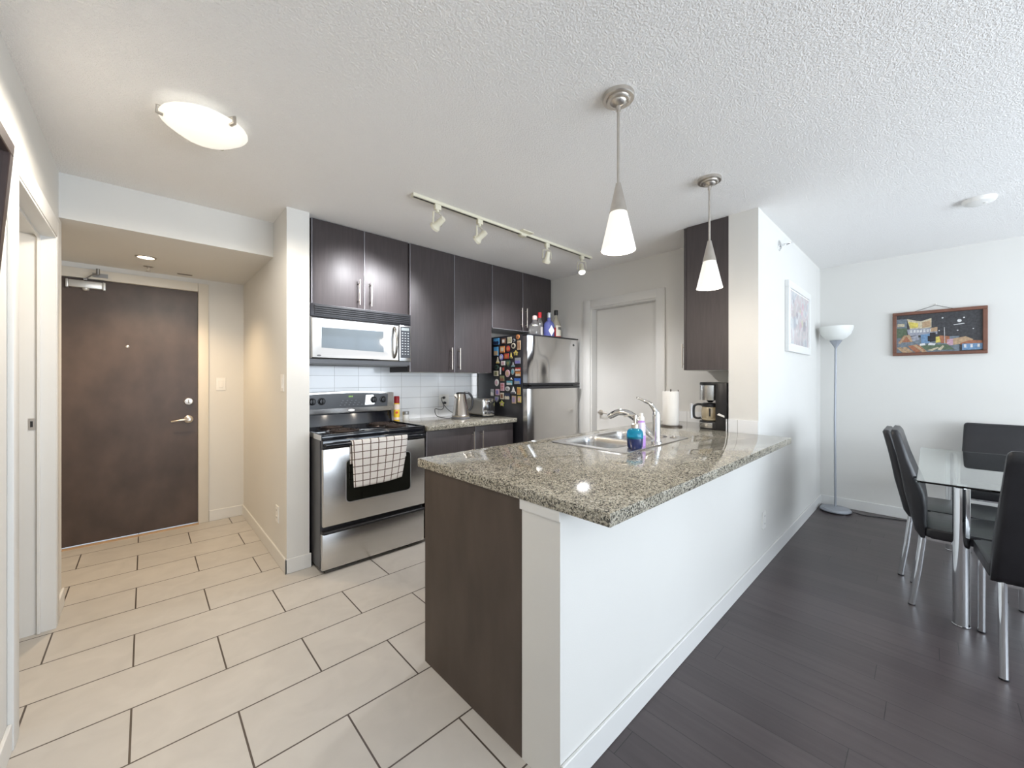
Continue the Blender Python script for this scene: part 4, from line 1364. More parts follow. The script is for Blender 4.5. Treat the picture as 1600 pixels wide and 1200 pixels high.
for (q, shape, c1, c2, lab) in MAG:
    ya, za = side_pos(q[0], (q[1] + q[3]) / 2)
    yb, zb = side_pos(q[2], (q[1] + q[3]) / 2)
    cz_ = (za + zb) / 2
    cy_ = (ya + yb) / 2
    w = abs(ya - yb) / 2 * 0.87
    _, zt = side_pos((q[0] + q[2]) / 2, q[1])
    _, zl = side_pos((q[0] + q[2]) / 2, q[3])
    h = abs(zt - zl) / 2 * 0.89
    X = FX0 - 0.0005

    def P(u, v, dx=0.0):
        return (X - dx, cy_ - u * w, cz_ + v * h)
    m = MB()
    e = (-0.006, 0, 0)
    if shape in ('disc', 'dome'):
        m.prism([P(math.cos(a * math.pi / 12), math.sin(a * math.pi / 12)) for a in range(24)], e, 0, 0.0012, 1)
        m.prism([P(0.6 * math.cos(a * math.pi / 10), 0.6 * math.sin(a * math.pi / 10), 0.006) for a in range(20)], (-0.002 if shape == 'disc' else -0.005, 0, 0), 1, 0.001, 1)
    elif shape == 'star':
        pts = []
        for a in range(10):
            r_ = 1.0 if a % 2 == 0 else 0.62
            pts.append(P(r_ * math.sin(a * math.pi / 5), r_ * math.cos(a * math.pi / 5)))
        m.prism(pts, e, 0, 0.001, 1)
        m.prism([P(0.35 * math.cos(a * math.pi / 6) + 0.1, 0.35 * math.sin(a * math.pi / 6) - 0.15, 0.006) for a in range(12)], (-0.003, 0, 0), 1)
    elif shape == 'shield':
        m.prism([P(-0.9, 0.95), P(0.9, 0.95), P(1, 0.3), P(0.7, -0.45), P(0, -1), P(-0.7, -0.45), P(-1, 0.3)], e, 0, 0.001, 1)
        m.prism([P(-0.5, 0.6, 0.006), P(0.5, 0.6, 0.006), P(0.55, 0.1, 0.006), P(0, -0.6, 0.006), P(-0.55, 0.1, 0.006)], (-0.002, 0, 0), 1)
    elif shape == 'tower':
        m.prism([P(-1, -1), P(1, -1), P(1, -0.55), P(0.5, -0.3), P(0.32, 0.4), P(0, 1), P(-0.32, 0.4), P(-0.5, -0.3), P(-1, -0.55)][::-1], e, 0, 0.0008, 1)
        m.prism([P(-0.85, -0.95, 0.006), P(0.85, -0.95, 0.006), P(0.85, -0.62, 0.006), P(-0.85, -0.62, 0.006)], (-0.002, 0, 0), 1)
    else:
        m.prism([P(-1, -1), P(1, -1), P(1, 1), P(-1, 1)], e, 0, 0.001, 1)
        if shape == 'split':
            m.prism([P(-0.92, -0.92, 0.006), P(0.92, -0.92, 0.006), P(0.92, -0.1, 0.006), P(0.4, 0.15, 0.006), P(-0.1, -0.05, 0.006), P(-0.6, 0.2, 0.006), P(-0.92, 0.0, 0.006)], (-0.001, 0, 0), 1)
        elif shape == 'frame':
            m.prism([P(-0.62, -0.62, 0.006), P(0.62, -0.62, 0.006), P(0.62, 0.62, 0.006), P(-0.62, 0.62, 0.006)], (-0.001, 0, 0), 1)
        elif shape == 'bars':
            for u_ in (-0.6, 0.0, 0.6):
                m.prism([P(u_ - 0.14, -0.7, 0.006), P(u_ + 0.14, -0.7, 0.006), P(u_ + 0.14, 0.7, 0.006), P(u_ - 0.14, 0.7, 0.006)], (-0.001, 0, 0), 1)
        else:
            for v_ in (-0.5, -0.1, 0.3, 0.6):
                m.prism([P(-0.7, v_ - 0.06, 0.006), P(0.7, v_ - 0.06, 0.006), P(0.7, v_ + 0.06, 0.006), P(-0.7, v_ + 0.06, 0.006)], (-0.001, 0, 0), 1)
    tag(m.build('fridge_magnet', [cmat(c1), cmat(c2)]), lab, 'magnet', 'souvenir magnets on the fridge side')

# bottles on the fridge
FT = 1.728
GB = 'liquor bottles on top of the fridge'


def bottle(x, y, prof, glass, label, cap, cap_m, extra=None, liquid=None):
    t = thing('liquor_bottle', label, 'bottle', (x, y, FT), GB)
    MB().lathe(prof, (x, y, FT), seg=28).build('bottle', glass, t)
    MB().lathe(cap, (x, y, FT), seg=22).build('cap', cap_m, t)
    if liquid:
        MB().lathe(liquid[0], (x, y, FT), seg=28).build('liquid_band', liquid[1], t)
    if extra:
        extra(t, x, y)
    return t


CLR = mat('smoky_clear_glass', (0.78, 0.76, 0.74), 0.03, var=0.0, trans=0.9, ior=1.45)
CLB = mat('pale_clear_glass', (0.85, 0.80, 0.66), 0.04, var=0.0, trans=0.7, ior=1.4)
BLB = mat('blue_violet_glass', (0.22, 0.25, 0.62), 0.05, var=0.0, trans=0.55, ior=1.4)


def dec_lab(t, x, y):
    MB().lathe([(0.0645, 0.115), (0.0655, 0.118), (0.0655, 0.124), (0.0645, 0.127)], (x, y, FT), seg=28).build('rim_band', CHRO, t)


bottle(2.947, 2.80, [(0, 0), (0.060, 0), (0.064, 0.006), (0.064, 0.118), (0.055, 0.135), (0.026, 0.155), (0.022, 0.185), (0, 0.185)], CLR,
       'squat clear decanter bottle with a pale pink stopper, leftmost on the fridge',
       [(0.023, 0.183), (0.026, 0.188), (0.026, 0.212), (0.020, 0.226), (0, 0.228)], mat('pale_pink_stopper', (0.66, 0.48, 0.44), 0.4), dec_lab)


def slim_lab(t, x, y):
    MB().lathe([(0.0345, 0.03), (0.0352, 0.03), (0.0352, 0.12), (0.0345, 0.12)], (x, y, FT), seg=24).build('label', mat('dull_silver_label', (0.46, 0.43, 0.40), 0.5), t)


bottle(3.055, 2.83, [(0, 0), (0.032, 0), (0.034, 0.005), (0.034, 0.155), (0.026, 0.180), (0.014, 0.20), (0.014, 0.225), (0, 0.225)], CLR,
       'slim dark bottle with a bright red cap on the fridge', [(0.019, 0.218), (0.020, 0.222), (0.020, 0.275), (0, 0.277)], mat('bright_red_cap', (0.62, 0.02, 0.03), 0.35), slim_lab)


def dia(t, x, y):
    a = Vector((-0.40, -0.92, 0)).normalized()      # turned to the living area
    s = Vector((-a.y, a.x, 0))
    c = Vector((x, y, FT + 0.085)) + a * 0.0595
    MB().prism([c + s * 0.034, c + Vector((0, 0, 0.058)), c - s * 0.034, c - Vector((0, 0, 0.058))], a * 0.0015).build('label', WHT_L, t)


WHT_L = mat('white_diamond_label', (0.78, 0.77, 0.82), 0.5)
bottle(3.170, 2.80, [(0, 0), (0.054, 0), (0.058, 0.006), (0.058, 0.150), (0.048, 0.175), (0.020, 0.200), (0.018, 0.232), (0, 0.232)], BLB,
       'wide blue-violet bottle with a silver cap and white diamond label on the fridge', [(0.022, 0.228), (0.023, 0.232), (0.023, 0.280), (0, 0.282)], mat('silver_cap', (0.50, 0.54, 0.58), 0.35, 0.6), dia)


def wr_lab(t, x, y):
    m = MB()
    av = [math.radians(-140 + 100 * k / 12) for k in range(13)]
    lo_ = [m.bm.verts.new((x + 0.0535 * math.cos(a), y + 0.0535 * math.sin(a), FT + 0.035)) for a in av]
    hi_ = [m.bm.verts.new((x + 0.0535 * math.cos(a), y + 0.0535 * math.sin(a), FT + 0.150)) for a in av]
    for k in range(12):
        m.bm.faces.new((lo_[k], lo_[k + 1], hi_[k + 1], hi_[k])).material_index = 0
    b_ = [[m.bm.verts.new((x + 0.0538 * math.cos(a), y + 0.0538 * math.sin(a), FT + z)) for a in av] for z in (0.105, 0.135)]
    for k in range(3, 12):
        m.bm.faces.new((b_[0][k], b_[0][k + 1], b_[1][k + 1], b_[1][k])).material_index = 1
    m.build('label', [mat('cream_label', (0.70, 0.66, 0.54), 0.6), mat('grey_label_band', (0.16, 0.15, 0.14), 0.5)], t)


bottle(3.285, 2.80, [(0, 0), (0.048, 0), (0.052, 0.006), (0.052, 0.150), (0.044, 0.185), (0.022, 0.225), (0.016, 0.25), (0.016, 0.275), (0, 0.275)], CLB,
       'tall pale bottle with a black cap and red drink, rightmost on the fridge', [(0.020, 0.268), (0.021, 0.272), (0.021, 0.322), (0, 0.324)], BLKP, wr_lab,
       ([(0.0522, 0.008), (0.0527, 0.008), (0.0527, 0.128), (0.0522, 0.128)], mat('red_drink', (0.33, 0.015, 0.02), 0.1, var=0.0)))

# ------------------------------------------------------------------ on the short counter by the stove
KZ = 0.925
t = thing('spray_can', 'yellow cooking spray can with a red cap beside the stove', 'spray can', (1.652, 3.28, KZ))
MB().lathe([(0, 0), (0.026, 0), (0.027, 0.004), (0.027, 0.150), (0.022, 0.160), (0, 0.160)], (1.652, 3.28, KZ), seg=28).build('can', mat('yellow_can', (0.80, 0.55, 0.04), 0.35), t)
m = MB()
m.lathe([(0.0272, 0.100), (0.0276, 0.100), (0.0276, 0.148), (0.0272, 0.148)], (1.652, 3.28, KZ), seg=28, mi=0)
m.lathe([(0.0272, 0.010), (0.0276, 0.010), (0.0276, 0.030), (0.0272, 0.030)], (1.652, 3.28, KZ), seg=28, mi=0)
m.lathe([(0.012, 0), (0.011, 0.001), (0, 0.001)], (1.652 - 0.012, 3.28 - 0.0255, KZ + 0.075), (-0.43, -0.9, 0), 18, mi=1)
m.build('label', [mat('pale_can_label', (0.78, 0.66, 0.58), 0.5), mat('red_can_mark', (0.65, 0.10, 0.04), 0.5)], t)
MB().lathe([(0.0235, 0.158), (0.0245, 0.162), (0.0235, 0.215), (0.020, 0.220), (0, 0.220)], (1.652, 3.28, KZ), seg=24).build('cap', mat('dark_red_cap', (0.36, 0.015, 0.02), 0.4), t)
t = thing('spice_jar', 'small clear glass jar with a grey lid beside the yellow can', 'jar', (1.718, 3.235, KZ))
MB().lathe([(0, 0), (0.027, 0), (0.029, 0.004), (0.029, 0.05), (0.026, 0.055), (0, 0.055)], (1.718, 3.235, KZ), seg=28).build('jar', mat('cloudy_jar_glass', (0.62, 0.62, 0.60), 0.08, var=0.03, coat=0.5), t)
MB().lathe([(0.028, 0.054), (0.029, 0.057), (0.029, 0.080), (0.027, 0.082), (0, 0.082)], (1.718, 3.235, KZ), seg=28).build('lid', mat('grey_metal_lid', (0.36, 0.36, 0.36), 0.35, 0.7), t)

t = thing('electric_kettle', 'tall stainless electric kettle with a black handle on the short counter', 'kettle', (2.175, 3.03, KZ))
kx, ky = 2.175, 3.03
m = MB()
m.lathe([(0, 0), (0.088, 0), (0.088, 0.012), (0.080, 0.020), (0, 0.020)], (kx, ky, KZ), seg=40)
m.build('power_base', mat('dark_grey_base', (0.10, 0.10, 0.105), 0.35), t)
m = MB()
m.lathe([(0.082, 0.021), (0.084, 0.024), (0.084, 0.036), (0.080, 0.040), (0.047, 0.228), (0.044, 0.234), (0, 0.236)], (kx, ky, KZ), seg=44)
m.prism([(kx - 0.052, ky + 0.018, KZ + 0.195), (kx - 0.052, ky - 0.018, KZ + 0.195), (kx - 0.078, ky, KZ + 0.225)], (0.025, 0, 0.008))
m.build('body', mat('kettle_steel', (0.66, 0.62, 0.57), 0.16, 1.0, var=0.02), t)
MB().lathe([(0.044, 0.234), (0.042, 0.244), (0.025, 0.250), (0, 0.251)], (kx, ky, KZ), seg=32).build('lid', BLKP, t)
m = MB()
m.tube(smooth_path([(kx + 0.035, ky - 0.01, KZ + 0.243), (kx + 0.075, ky - 0.022, KZ + 0.240), (kx + 0.108, ky - 0.03, KZ + 0.205), (kx + 0.115, ky - 0.032, KZ + 0.155), (kx + 0.105, ky - 0.028, KZ + 0.10), (kx + 0.082, ky - 0.02, KZ + 0.072)], 6), 0.0125, 14, flat=0.8)
m.build('handle', BLKP, t)
m = MB()
m.tube(smooth_path([(kx - 0.075, ky + 0.03, KZ + 0.012), (kx - 0.11, ky + 0.06, KZ + 0.006), (kx - 0.165, ky + 0.15, KZ + 0.025), (kx - 0.135, ky + 0.23, KZ + 0.085), (kx - 0.075, ky + 0.22, KZ + 0.075),
                    (kx - 0.055, ky + 0.20, KZ + 0.105), (kx - 0.045, ky + 0.25, KZ + 0.16), (kx - 0.03, ky + 0.285, KZ + 0.185), (kx + 0.0, ky + 0.30, KZ + 0.187)], 6), 0.0032, 8)
m.cyl((kx + 0.005, ky + 0.295, KZ + 0.186), (kx + 0.03, ky + 0.3245, KZ + 0.186), 0.012, 0.014)
m.build('power_cord', BLKP, t)

t = thing('toaster', 'two-slot chrome toaster end-on between the kettle and the fridge', 'toaster', (2.48, 3.07, KZ))
tx0, tx1, ty0, ty1 = 2.395, 2.545, 2.965, 3.235
m = MB()
m.box(tx0 + 0.006, tx1 - 0.006, ty0 + 0.012, ty1 - 0.01, KZ, KZ + 0.015, b=0.003)
m.build('base', BLKP, t)
m = MB()
m.prism([(x, ty0 + 0.016, z) for x, z, _ in rrect(tx0, tx1, KZ + 0.014, KZ + 0.180, 0.022, 0)], (0, ty1 - ty0 - 0.026, 0))
m.build('shell', mat('toaster_side_steel', (0.36, 0.34, 0.31), 0.3, 1.0), t)
m = MB()
m.prism([(x, ty0, z) for x, z, _ in rrect(tx0 + 0.002, tx1 - 0.002, KZ + 0.012, KZ + 0.178, 0.016, 0)], (0, 0.018, 0), b=0.004)
fp = m.build('end_panel', mat('bright_toaster_chrome', (0.80, 0.80, 0.80), 0.14, 1.0, var=0.0), t)
m = MB()
m.box(2.463, 2.477, ty0 - 0.001, ty0 + 0.001, KZ + 0.065, KZ + 0.160)
m.build('lever_slot', BLKP, fp)
m = MB()
m.box(2.452, 2.488, ty0 - 0.022, ty0 - 0.001, KZ + 0.148, KZ + 0.162, b=0.003)
m.build('lever', CHRO, fp)
for k, r_ in ((-0.042, 0.014), (0, 0.017), (0.042, 0.014)):
    MB().lathe([(r_, 0), (r_, 0.004), (r_ * 0.7, 0.012), (0, 0.013)], (2.47 + k, ty0, KZ + 0.045), (0, -1, 0), 20).build('knob', GRYP, fp)
m = MB()
for y0_ in (2.438, 2.482):
    m.box(y0_, y0_ + 0.022, ty0 + 0.045, ty1 - 0.05, KZ + 0.1795, KZ + 0.181)
m.build('bread_slots', BLKP, t)
m = MB()
m.tube(smooth_path([(2.40, 3.235, KZ + 0.02), (2.36, 3.27, KZ + 0.006), (2.28, 3.30, KZ + 0.03), (2.20, 3.28, KZ + 0.07), (2.165, 3.30, KZ + 0.12), (2.165, 3.315, KZ + 0.134), (2.20, 3.33, KZ + 0.134)], 6), 0.003, 8)
m.cyl((2.198, 3.325, KZ + 0.134), (2.205, 3.3545, KZ + 0.134), 0.012, 0.014)
m.build('power_cord', BLKP, t)

# ------------------------------------------------------------------ dining area
TX0, TX1, TY0, TY1, TZ = 3.08, 4.58, -0.85, 0.05, 0.745
t = thing('dining_table', 'rectangular glass-topped dining table on thick chrome legs', 'table', (3.83, -0.40, 0))
MB().prism([(x, y, TZ - 0.010) for x, y, _ in rrect(TX0, TX1, TY0, TY1, 0.012, 0)], (0, 0, 0.010), b=0.0015, seg=1).build('glass_top', GLASS, t)
for x in (3.14, 4.47):
    for y in (-0.113, -0.70):
        m = MB()
        m.lathe([(0.033, 0), (0.034, 0.002), (0.034, 0.006), (0.0325, 0.008), (0.0325, 0.726), (0, 0.727)], (x, y, 0), seg=32)
        lg = m.build('leg', CHRO, t)
        MB().lathe([(0, 0.727), (0.020, 0.727), (0.020, TZ - 0.0105), (0, TZ - 0.0105)], (x, y, 0), seg=24).build('glass_mount', CHRO, lg)


def make_chair(name, label, loc, rz, backh=1.0, group='black leatherette dining chairs'):
    """local frame: sitter looks along -y, seat centre over the origin"""
    t = thing(name, label, 'chair', (0, 0, 0), group)
    m = MB()
    hw = 0.205
    # seat cushion
    m.prism([(x, y, 0.412) for x, y, _ in rrect(-hw, hw, -0.245, 0.165, 0.03, 0)], (0, 0, 0.055), b=0.014, seg=3)
    m.build('seat', LEATH, t, smooth=50)
    # back: padded slab, thick low down and thin at the top, leaning back
    k = (backh - 0.45) / 0.55
    rear = [(0.178, 0.405), (0.200, 0.44), (0.222, 0.55), (0.243, 0.65), (0.258, 0.75), (0.275, 0.85), (0.295, 0.95), (0.302, 0.985), (0.296, 1.0)]
    front = [(0.272, 0.998), (0.258, 0.978), (0.225, 0.85), (0.190, 0.74), (0.160, 0.65), (0.150, 0.57), (0.150, 0.46), (0.158, 0.405)]
    prof = [(y, 0.45 + (z - 0.45) * k if z > 0.45 else z) for y, z in rear + front]
    steps = [-1, -0.992, -0.975, -0.95, -0.92, -0.88, -0.7, -0.35, 0, 0.35, 0.7, 0.88, 0.92, 0.95, 0.975, 0.992, 1]
    m = MB()
    prev = None
    n = len(prof)
    cy = sum(p[0] for p in prof) / n
    for s in steps:
        # rounded sides and rounded top corners
        e = max(0.0, (abs(s) - 0.88) / 0.12)
        ring = []
        for (y, z) in prof:
            ymid = 0.170 + (z - 0.42) * 0.20
            q = math.sqrt(max(0.0, 1 - 0.72 * e * e))
            zz = z - (0.030 * (1 - math.sqrt(max(0.0, 1 - e * e)))) * max(0, (z - 0.6) / 0.4)
            ring.append(m.bm.verts.new((s * hw * (1.0 - 0.26 * max(0, z - 0.5)), ymid + (y - ymid) * q, zz)))
        if prev:
            for j in range(n):
                jj = (j + 1) % n
                m.bm.faces.new((prev[j], prev[jj], ring[jj], ring[j]))
        else:
            m.bm.faces.new(ring[::-1])
        prev = ring
    m.bm.faces.new(prev)
    m.build('backrest', LEATH, t, smooth=60)
    m = MB()
    for y in (-0.19, 0.165):
        m.box(-0.17, 0.17, y - 0.01, y + 0.01, 0.392, 0.411)
    for x in (-0.17, 0.17):
        m.box(x - 0.01, x + 0.01, -0.19, 0.165, 0.392, 0.411)
    m.build('seat_frame', CHRO, t)
    for s in (-1, 1):
        m = MB()
        m.tube([(s * 0.170, 0.165, 0.415), (s * 0.172, 0.185, 0.21), (s * 0.174, 0.212, 0.006)], 0.0145, 16)
        lg = m.build('leg', CHRO, t)
        MB().cyl((s * 0.174, 0.212, 0), (s * 0.174, 0.212, 0.007), 0.0155, seg=16).build('foot_cap', BLKP, lg)
        m = MB()
        m.tube([(s * 0.178, -0.205, 0.411), (s * 0.178, -0.212, 0.21), (s * 0.178, -0.216, 0.006)], 0.0145, 16)
        lg = m.build('leg', CHRO, t)
        MB().cyl((s * 0.178, -0.216, 0), (s * 0.178, -0.216, 0.007), 0.0155, seg=16).build('foot_cap', BLKP, lg)
    t.location = loc
    t.rotation_euler = (0, 0, rz)
    return t


def copy_thing(src, label, loc, rz):
    r = src.copy()
    COL.objects.link(r)
    r.location = loc
    r.rotation_euler = (0, 0, rz)
    r['label'] = label
    for ch in src.children:
        c = ch.copy()
        COL.objects.link(c)
        c.parent = r
        for g in ch.children:
            d = g.copy()
            COL.objects.link(d)
            d.parent = c
    return r


c0 = make_chair('dining_chair', 'black chrome-legged dining chair on the long side, nearer the peninsula', (3.40, -0.14, 0), 0.0)
make_chair('dining_chair', 'black chrome-legged dining chair on the long side, nearer the floor lamp corner', (3.835, -0.08, 0), 0.0, backh=0.955)
copy_thing(c0, 'black chrome-legged dining chair at the near table end, back to the camera', (2.934, -0.375, 0), math.radians(94.5))
make_chair('dining_chair', 'black chrome-legged dining chair at the far table end under the village painting', (4.72, -0.375, 0), math.radians(-90), backh=0.935)

# torchiere
LX, LY = 4.955, 0.64
t = thing('floor_lamp', 'silver-grey torchiere with a white bowl shade in the dining corner', 'floor lamp', (LX, LY, 0))
MB().lathe([(0.118, 0.0), (0.122, 0.004), (0.122, 0.012), (0, 0.012)], (LX - 0.01, LY - 0.005, 0), seg=48).build('base_foot', BLKP, t)
MB().lathe([(0.122, 0.0125), (0.122, 0.022), (0.112, 0.036), (0.03, 0.044), (0.012, 0.05), (0, 0.05)], (LX - 0.01, LY - 0.005, 0), seg=48).build('base', GRYM, t)
m = MB()
m.tube([(LX - 0.01, LY - 0.005, 0.045), (LX, LY, 0.9), (LX + 0.01, LY - 0.005, 1.62)], 0.0095, 14)
m.build('pole', GRYM, t)
MB().lathe([(0.010, 1.60), (0.014, 1.615), (0.050, 1.675), (0.046, 1.677), (0, 1.675)], (LX + 0.01, LY - 0.005, 0), seg=32).build('shade_holder', GRYM, t)
MB().lathe([(0, 1.677), (0.045, 1.677), (0.085, 1.700), (0.115, 1.735), (0.132, 1.785), (0.135, 1.812), (0.131, 1.812), (0.127, 1.785), (0.110, 1.738), (0.082, 1.706), (0, 1.684)], (LX + 0.01, LY - 0.005, 0), seg=48).build('lamp_shade', LAMPW, t)
MB().lathe([(0.006, 0), (0.006, 0.006), (0, 0.007)], (LX - 0.022, LY - 0.018, 1.665), (-0.7, -0.7, 0), 12).build('switch_knob', BLKP, t)
m = MB()
m.tube(smooth_path([(LX + 0.04, LY - 0.112, 0.016), (LX + 0.055, LY - 0.15, 0.004), (LX + 0.03, LY - 0.22, 0.004), (LX + 0.075, LY - 0.35, 0.004), (LX + 0.11, LY - 0.47, 0.004), (LX + 0.15, LY - 0.62, 0.004), (LX + 0.16, LY - 0.95, 0.004)], 6), 0.0035, 8)
m.build('power_cord', BLKP, t)

# pictures
t = thing('framed_picture', 'white-framed pastel print on the white dining wall', 'picture', (4.12, 0.786, 1.52))
x0, x1, z0, z1, f_ = 3.700, 4.532, 1.520, 2.085, 0.055
m = MB()
for a in ((x0, x1, z0, z0 + f_), (x0, x1, z1 - f_, z1), (x0, x0 + f_, z0 + f_, z1 - f_), (x1 - f_, x1, z0 + f_, z1 - f_)):
    m.box(a[0], a[1], 0.758, 0.785, a[2], a[3], b=0.002, seg=1)
m.build('frame', mat('white_picture_frame', (0.78, 0.78, 0.77), 0.35, var=0.0), t)
bx(x0 + f_ - 0.005, x1 - f_ + 0.005, 0.768, 0.784, z0 + f_ - 0.005, z1 - f_ + 0.005).build('mat_board', WPLA, t)
p = bx(x0 + f_ + 0.015, x1 - f_ - 0.015, 0.766, 0.768, z0 + f_ + 0.012, z1 - f_ - 0.012).build('print', abstract_print(), t)
m = MB()
cols = [(0.58, 0.42, 0.45), (0.44, 0.45, 0.49), (0.58, 0.58, 0.60), (0.36, 0.33, 0.36), (0.56, 0.53, 0.42), (0.50, 0.46, 0.45)]
pm = [mat('print_tint_%d' % i, c, 0.25, var=0.1, vscale=18) for i, c in enumerate(cols)]
rnd = random.Random(5)
for i in range(16):
    cx_, cz_ = rnd.uniform(x0 + 0.16, x1 - 0.16), rnd.uniform(z0 + 0.14, z1 - 0.14)
    r_ = rnd.uniform(0.02, 0.06)
    if i == 0:
        pts = [(4.05, 0.7655, 1.62), (4.30, 0.7655, 1.62), (4.22, 0.7655, 1.60), (4.20, 0.7655, 1.595)]
    pts = [(cx_ + r_ * rnd.uniform(0.6, 1.2) * math.cos(a), 0.7656 - i * 0.00002, cz_ + r_ * rnd.uniform(0.6, 1.2) * math.sin(a)) for a in [k * math.pi / 4 for k in range(8)]]
    m.face(pts, mi=i % 6)
m.build('print_shapes', pm, p)

t = thing('framed_painting', 'brown-framed painting of a night village on the far dining wall', 'picture', (XF, -0.045, 1.51))
y0, y1, z0, z1, f_ = -0.330, 0.240, 1.514, 1.914, 0.027
m = MB()
for a in ((y0, y1, z0, z0 + f_), (y0, y1, z1 - f_, z1), (y0, y0 + f_, z0 + f_, z1 - f_), (y1 - f_, y1, z0 + f_, z1 - f_)):
    m.box(XF - 0.030, XF - 0.004, a[0], a[1], a[2], a[3], b=0.003, seg=1)
m.build('frame', mat('brown_wood_frame', (0.17, 0.075, 0.05), 0.4, var=0.2, vscale=12), t)
PC = {'night': (0.055, 0.055, 0.06), 'blue': (0.16, 0.27, 0.42), 'cream': (0.52, 0.46, 0.33), 'tan': (0.42, 0.29, 0.18), 'rust': (0.33, 0.14, 0.08), 'green': (0.10, 0.14, 0.09),
      'grey': (0.30, 0.31, 0.36), 'pink': (0.48, 0.30, 0.36), 'yellow': (0.60, 0.50, 0.12), 'white': (0.62, 0.62, 0.62), 'dark': (0.03, 0.03, 0.035), 'slate': (0.16, 0.19, 0.22)}
pk = list(PC)
pmats = [mat('painting_' + k, PC[k], 0.22, var=0.25, vscale=60) for k in pk]


def pp(u, v, k):
    """u,v in the sheet of the photographed painting (u to the right, v down), k = layer"""
    return (XF - 0.0125 - k * 0.00012, y1 - f_ - (y1 - y0 - 2 * f_) * u, z1 - f_ - (z1 - z0 - 2 * f_) * v)


m = MB()
m.box(XF - 0.012, XF - 0.005, y0 + f_ - 0.004, y1 - f_ + 0.004, z0 + f_ - 0.004, z1 - f_ + 0.004, mi=pk.index('night'))
lay = 0


def patch(c, *pts):
    global lay
    lay += 1
    m.face([pp(u, v, lay) for u, v in pts], mi=pk.index(c))


patch('slate', (0, 0.10), (0.13, 0.10), (0.13, 0.34), (0, 0.34))
patch('cream', (0.01, 0.22), (0.10, 0.22), (0.10, 0.30), (0.01, 0.30))
patch('green', (0, 0.34), (0.13, 0.34), (0.13, 0.62), (0, 0.62))
patch('cream', (0.13, 0.10), (0.30, 0.19), (0.43, 0.12), (0.43, 0.36), (0.30, 0.40), (0.17, 0.38))
patch('yellow', (0.15, 0.18), (0.27, 0.23), (0.27, 0.34), (0.17, 0.35))
patch('tan', (0.32, 0.22), (0.42, 0.17), (0.42, 0.34), (0.32, 0.36))
patch('grey', (0.13, 0.38), (0.50, 0.37), (0.50, 0.54), (0.15, 0.56))
for k in range(7):
    patch('white', (0.17 + k * 0.04, 0.41 + 0.01 * (k % 2)), (0.195 + k * 0.04, 0.40), (0.20 + k * 0.04, 0.47), (0.175 + k * 0.04, 0.48))
patch('slate', (0, 0.60), (0.75, 0.62), (0.75, 1.0), (0, 1.0))
patch('rust', (0.02, 0.72), (0.10, 0.52), (0.20, 0.72))
patch('tan', (0.02, 0.74), (0.10, 0.54), (0.13, 0.54), (0.05, 0.76))
patch('tan', (0.12, 0.54), (0.16, 0.52), (0.22, 0.70), (0.18, 0.72))
patch('grey', (0.18, 0.58), (0.27, 0.55), (0.28, 0.68), (0.20, 0.70))
patch('blue', (0.30, 0.54), (0.41, 0.52), (0.41, 0.76), (0.31, 0.78))
patch('dark', (0.385, 0.58), (0.41, 0.58), (0.41, 0.72), (0.385, 0.72))
patch('tan', (0.42, 0.38), (0.50, 0.36), (0.50, 0.47), (0.42, 0.48))
patch('dark', (0.41, 0.50), (0.48, 0.50), (0.48, 0.72), (0.41, 0.74))
patch('yellow', (0.48, 0.62), (0.535, 0.60), (0.535, 0.76), (0.48, 0.77))
patch('rust', (0.52, 0.58), (0.64, 0.62), (0.64, 0.80), (0.54, 0.78))
patch('pink', (0.61, 0.70), (0.68, 0.68), (0.68, 0.84), (0.61, 0.85))
patch('tan', (0.68, 0.68), (0.82, 0.64), (0.90, 0.72), (0.88, 0.80), (0.68, 0.84))
patch('rust', (0.76, 0.80), (0.86, 0.74), (1.0, 0.76), (1.0, 0.84), (0.76, 0.84))
patch('blue', (0.78, 0.82), (1.0, 0.82), (1.0, 0.97), (0.78, 0.98))
for u in (0.80, 0.87, 0.945):
    patch('white', (u, 0.84), (u + 0.025, 0.84), (u + 0.025, 0.92), (u, 0.92))
patch('green', (0.28, 0.80), (0.62, 0.82), (0.70, 0.96), (0.34, 0.94))
patch('white', (0.29, 0.78), (0.35, 0.76), (0.36, 0.82), (0.29, 0.83))
patch('white', (0.40, 0.76), (0.48, 0.78), (0.47, 0.83), (0.39, 0.82))
for a in (0.0, 0.07, 0.16, 0.24):
    patch('tan' if a != 0.16 else 'rust', (a, 0.86 - 0.02 * (a > 0.1)), (a + 0.05, 0.84 - 0.02 * (a > 0.1)), (a + 0.14, 0.99), (a + 0.08, 1.0))
patch('rust', (0.14, 0.82), (0.26, 0.79), (0.36, 0.96), (0.22, 0.98))
patch('tan', (0.20, 0.80), (0.24, 0.79), (0.34, 0.95), (0.30, 0.96))
patch('cream', (0.38, 0.95), (0.50, 0.88), (0.52, 0.90), (0.44, 0.97))
patch('cream', (0.50, 0.94), (0.56, 0.84), (0.58, 0.86), (0.54, 0.97))
patch('white', (0.577, 0.38), (0.583, 0.38), (0.588, 0.80), (0.582, 0.80))
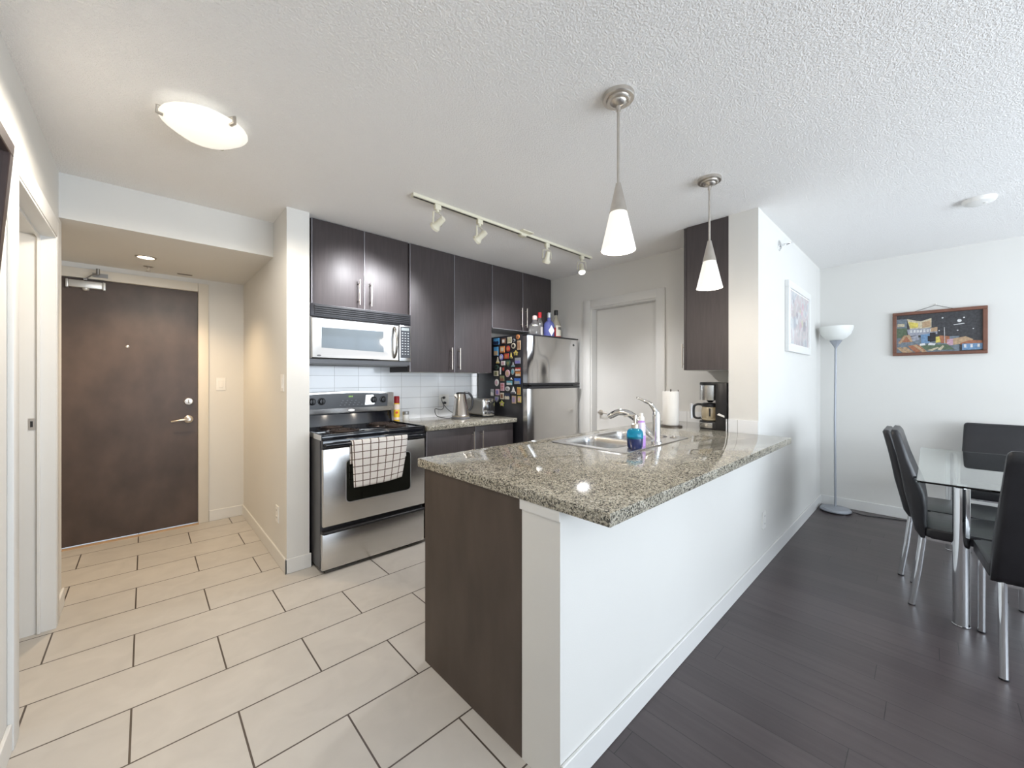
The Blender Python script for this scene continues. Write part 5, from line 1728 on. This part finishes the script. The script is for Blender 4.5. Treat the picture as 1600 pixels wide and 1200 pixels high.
for u, v, r_ in ((0.56, 0.14, 0.012), (0.75, 0.24, 0.025), (0.80, 0.17, 0.011), (0.73, 0.48, 0.010), (0.52, 0.46, 0.009), (0.90, 0.46, 0.008)):
    patch('white', *[(u + r_ * math.cos(k * math.pi / 5), v + r_ * 1.6 * math.sin(k * math.pi / 5)) for k in range(10)])
patch('white', (0.68, 0.33), (0.80, 0.305), (0.81, 0.32), (0.69, 0.345))
m.build('canvas', pmats, t)
m = MB()
m.tube([(XF - 0.008, 0.10, 1.914), (XF - 0.008, -0.035, 1.958), (XF - 0.008, -0.14, 1.914)], 0.0016, 6)
m.build('hanging_wire', BLKP, t)
m = MB()
m.tube([(XF - 0.001, -0.035, 1.966), (XF - 0.014, -0.035, 1.962), (XF - 0.014, -0.035, 1.970)], 0.0035, 8)
tag(m.build('wall_hook', NICK), 'small metal hook holding the village painting', 'hook')

# dark-framed mirror leaning out from the left wall, only its corner in view
t = thing('wall_mirror', 'dark-framed mirror tilting out from the left wall at the photo edge', 'mirror', (-0.34, 1.75, 1.1))
ya, yb, za, zb = 1.0, 1.80, 1.20, 1.97


def mx_(z, d):
    """x of the tilted mirror plane at height z, d in front of its back"""
    return XL + 0.001 + (z - za) * 0.0705 + d


m = MB()
for (a, b, c, d) in ((ya, yb, za, za + 0.035), (ya, yb, zb - 0.035, zb), (ya, ya + 0.035, za + 0.035, zb - 0.035), (yb - 0.035, yb, za + 0.035, zb - 0.035)):
    m.prism([(mx_(c, 0), a, c), (mx_(c, 0), b, c), (mx_(d, 0), b, d), (mx_(d, 0), a, d)], (0.022, 0, 0), b=0.002, seg=1)
m.build('frame', mat('dark_walnut_frame', (0.055, 0.035, 0.032), 0.35, var=0.15, vscale=10), t)
m = MB()
c, d = za + 0.03, zb - 0.03
m.prism([(mx_(c, 0.004), ya + 0.03, c), (mx_(c, 0.004), yb - 0.03, c), (mx_(d, 0.004), yb - 0.03, d), (mx_(d, 0.004), ya + 0.03, d)], (0.006, 0, 0))
m.build('mirror_glass', mat('mirror_silver', (0.80, 0.82, 0.82), 0.03, 1.0, var=0.0), t)
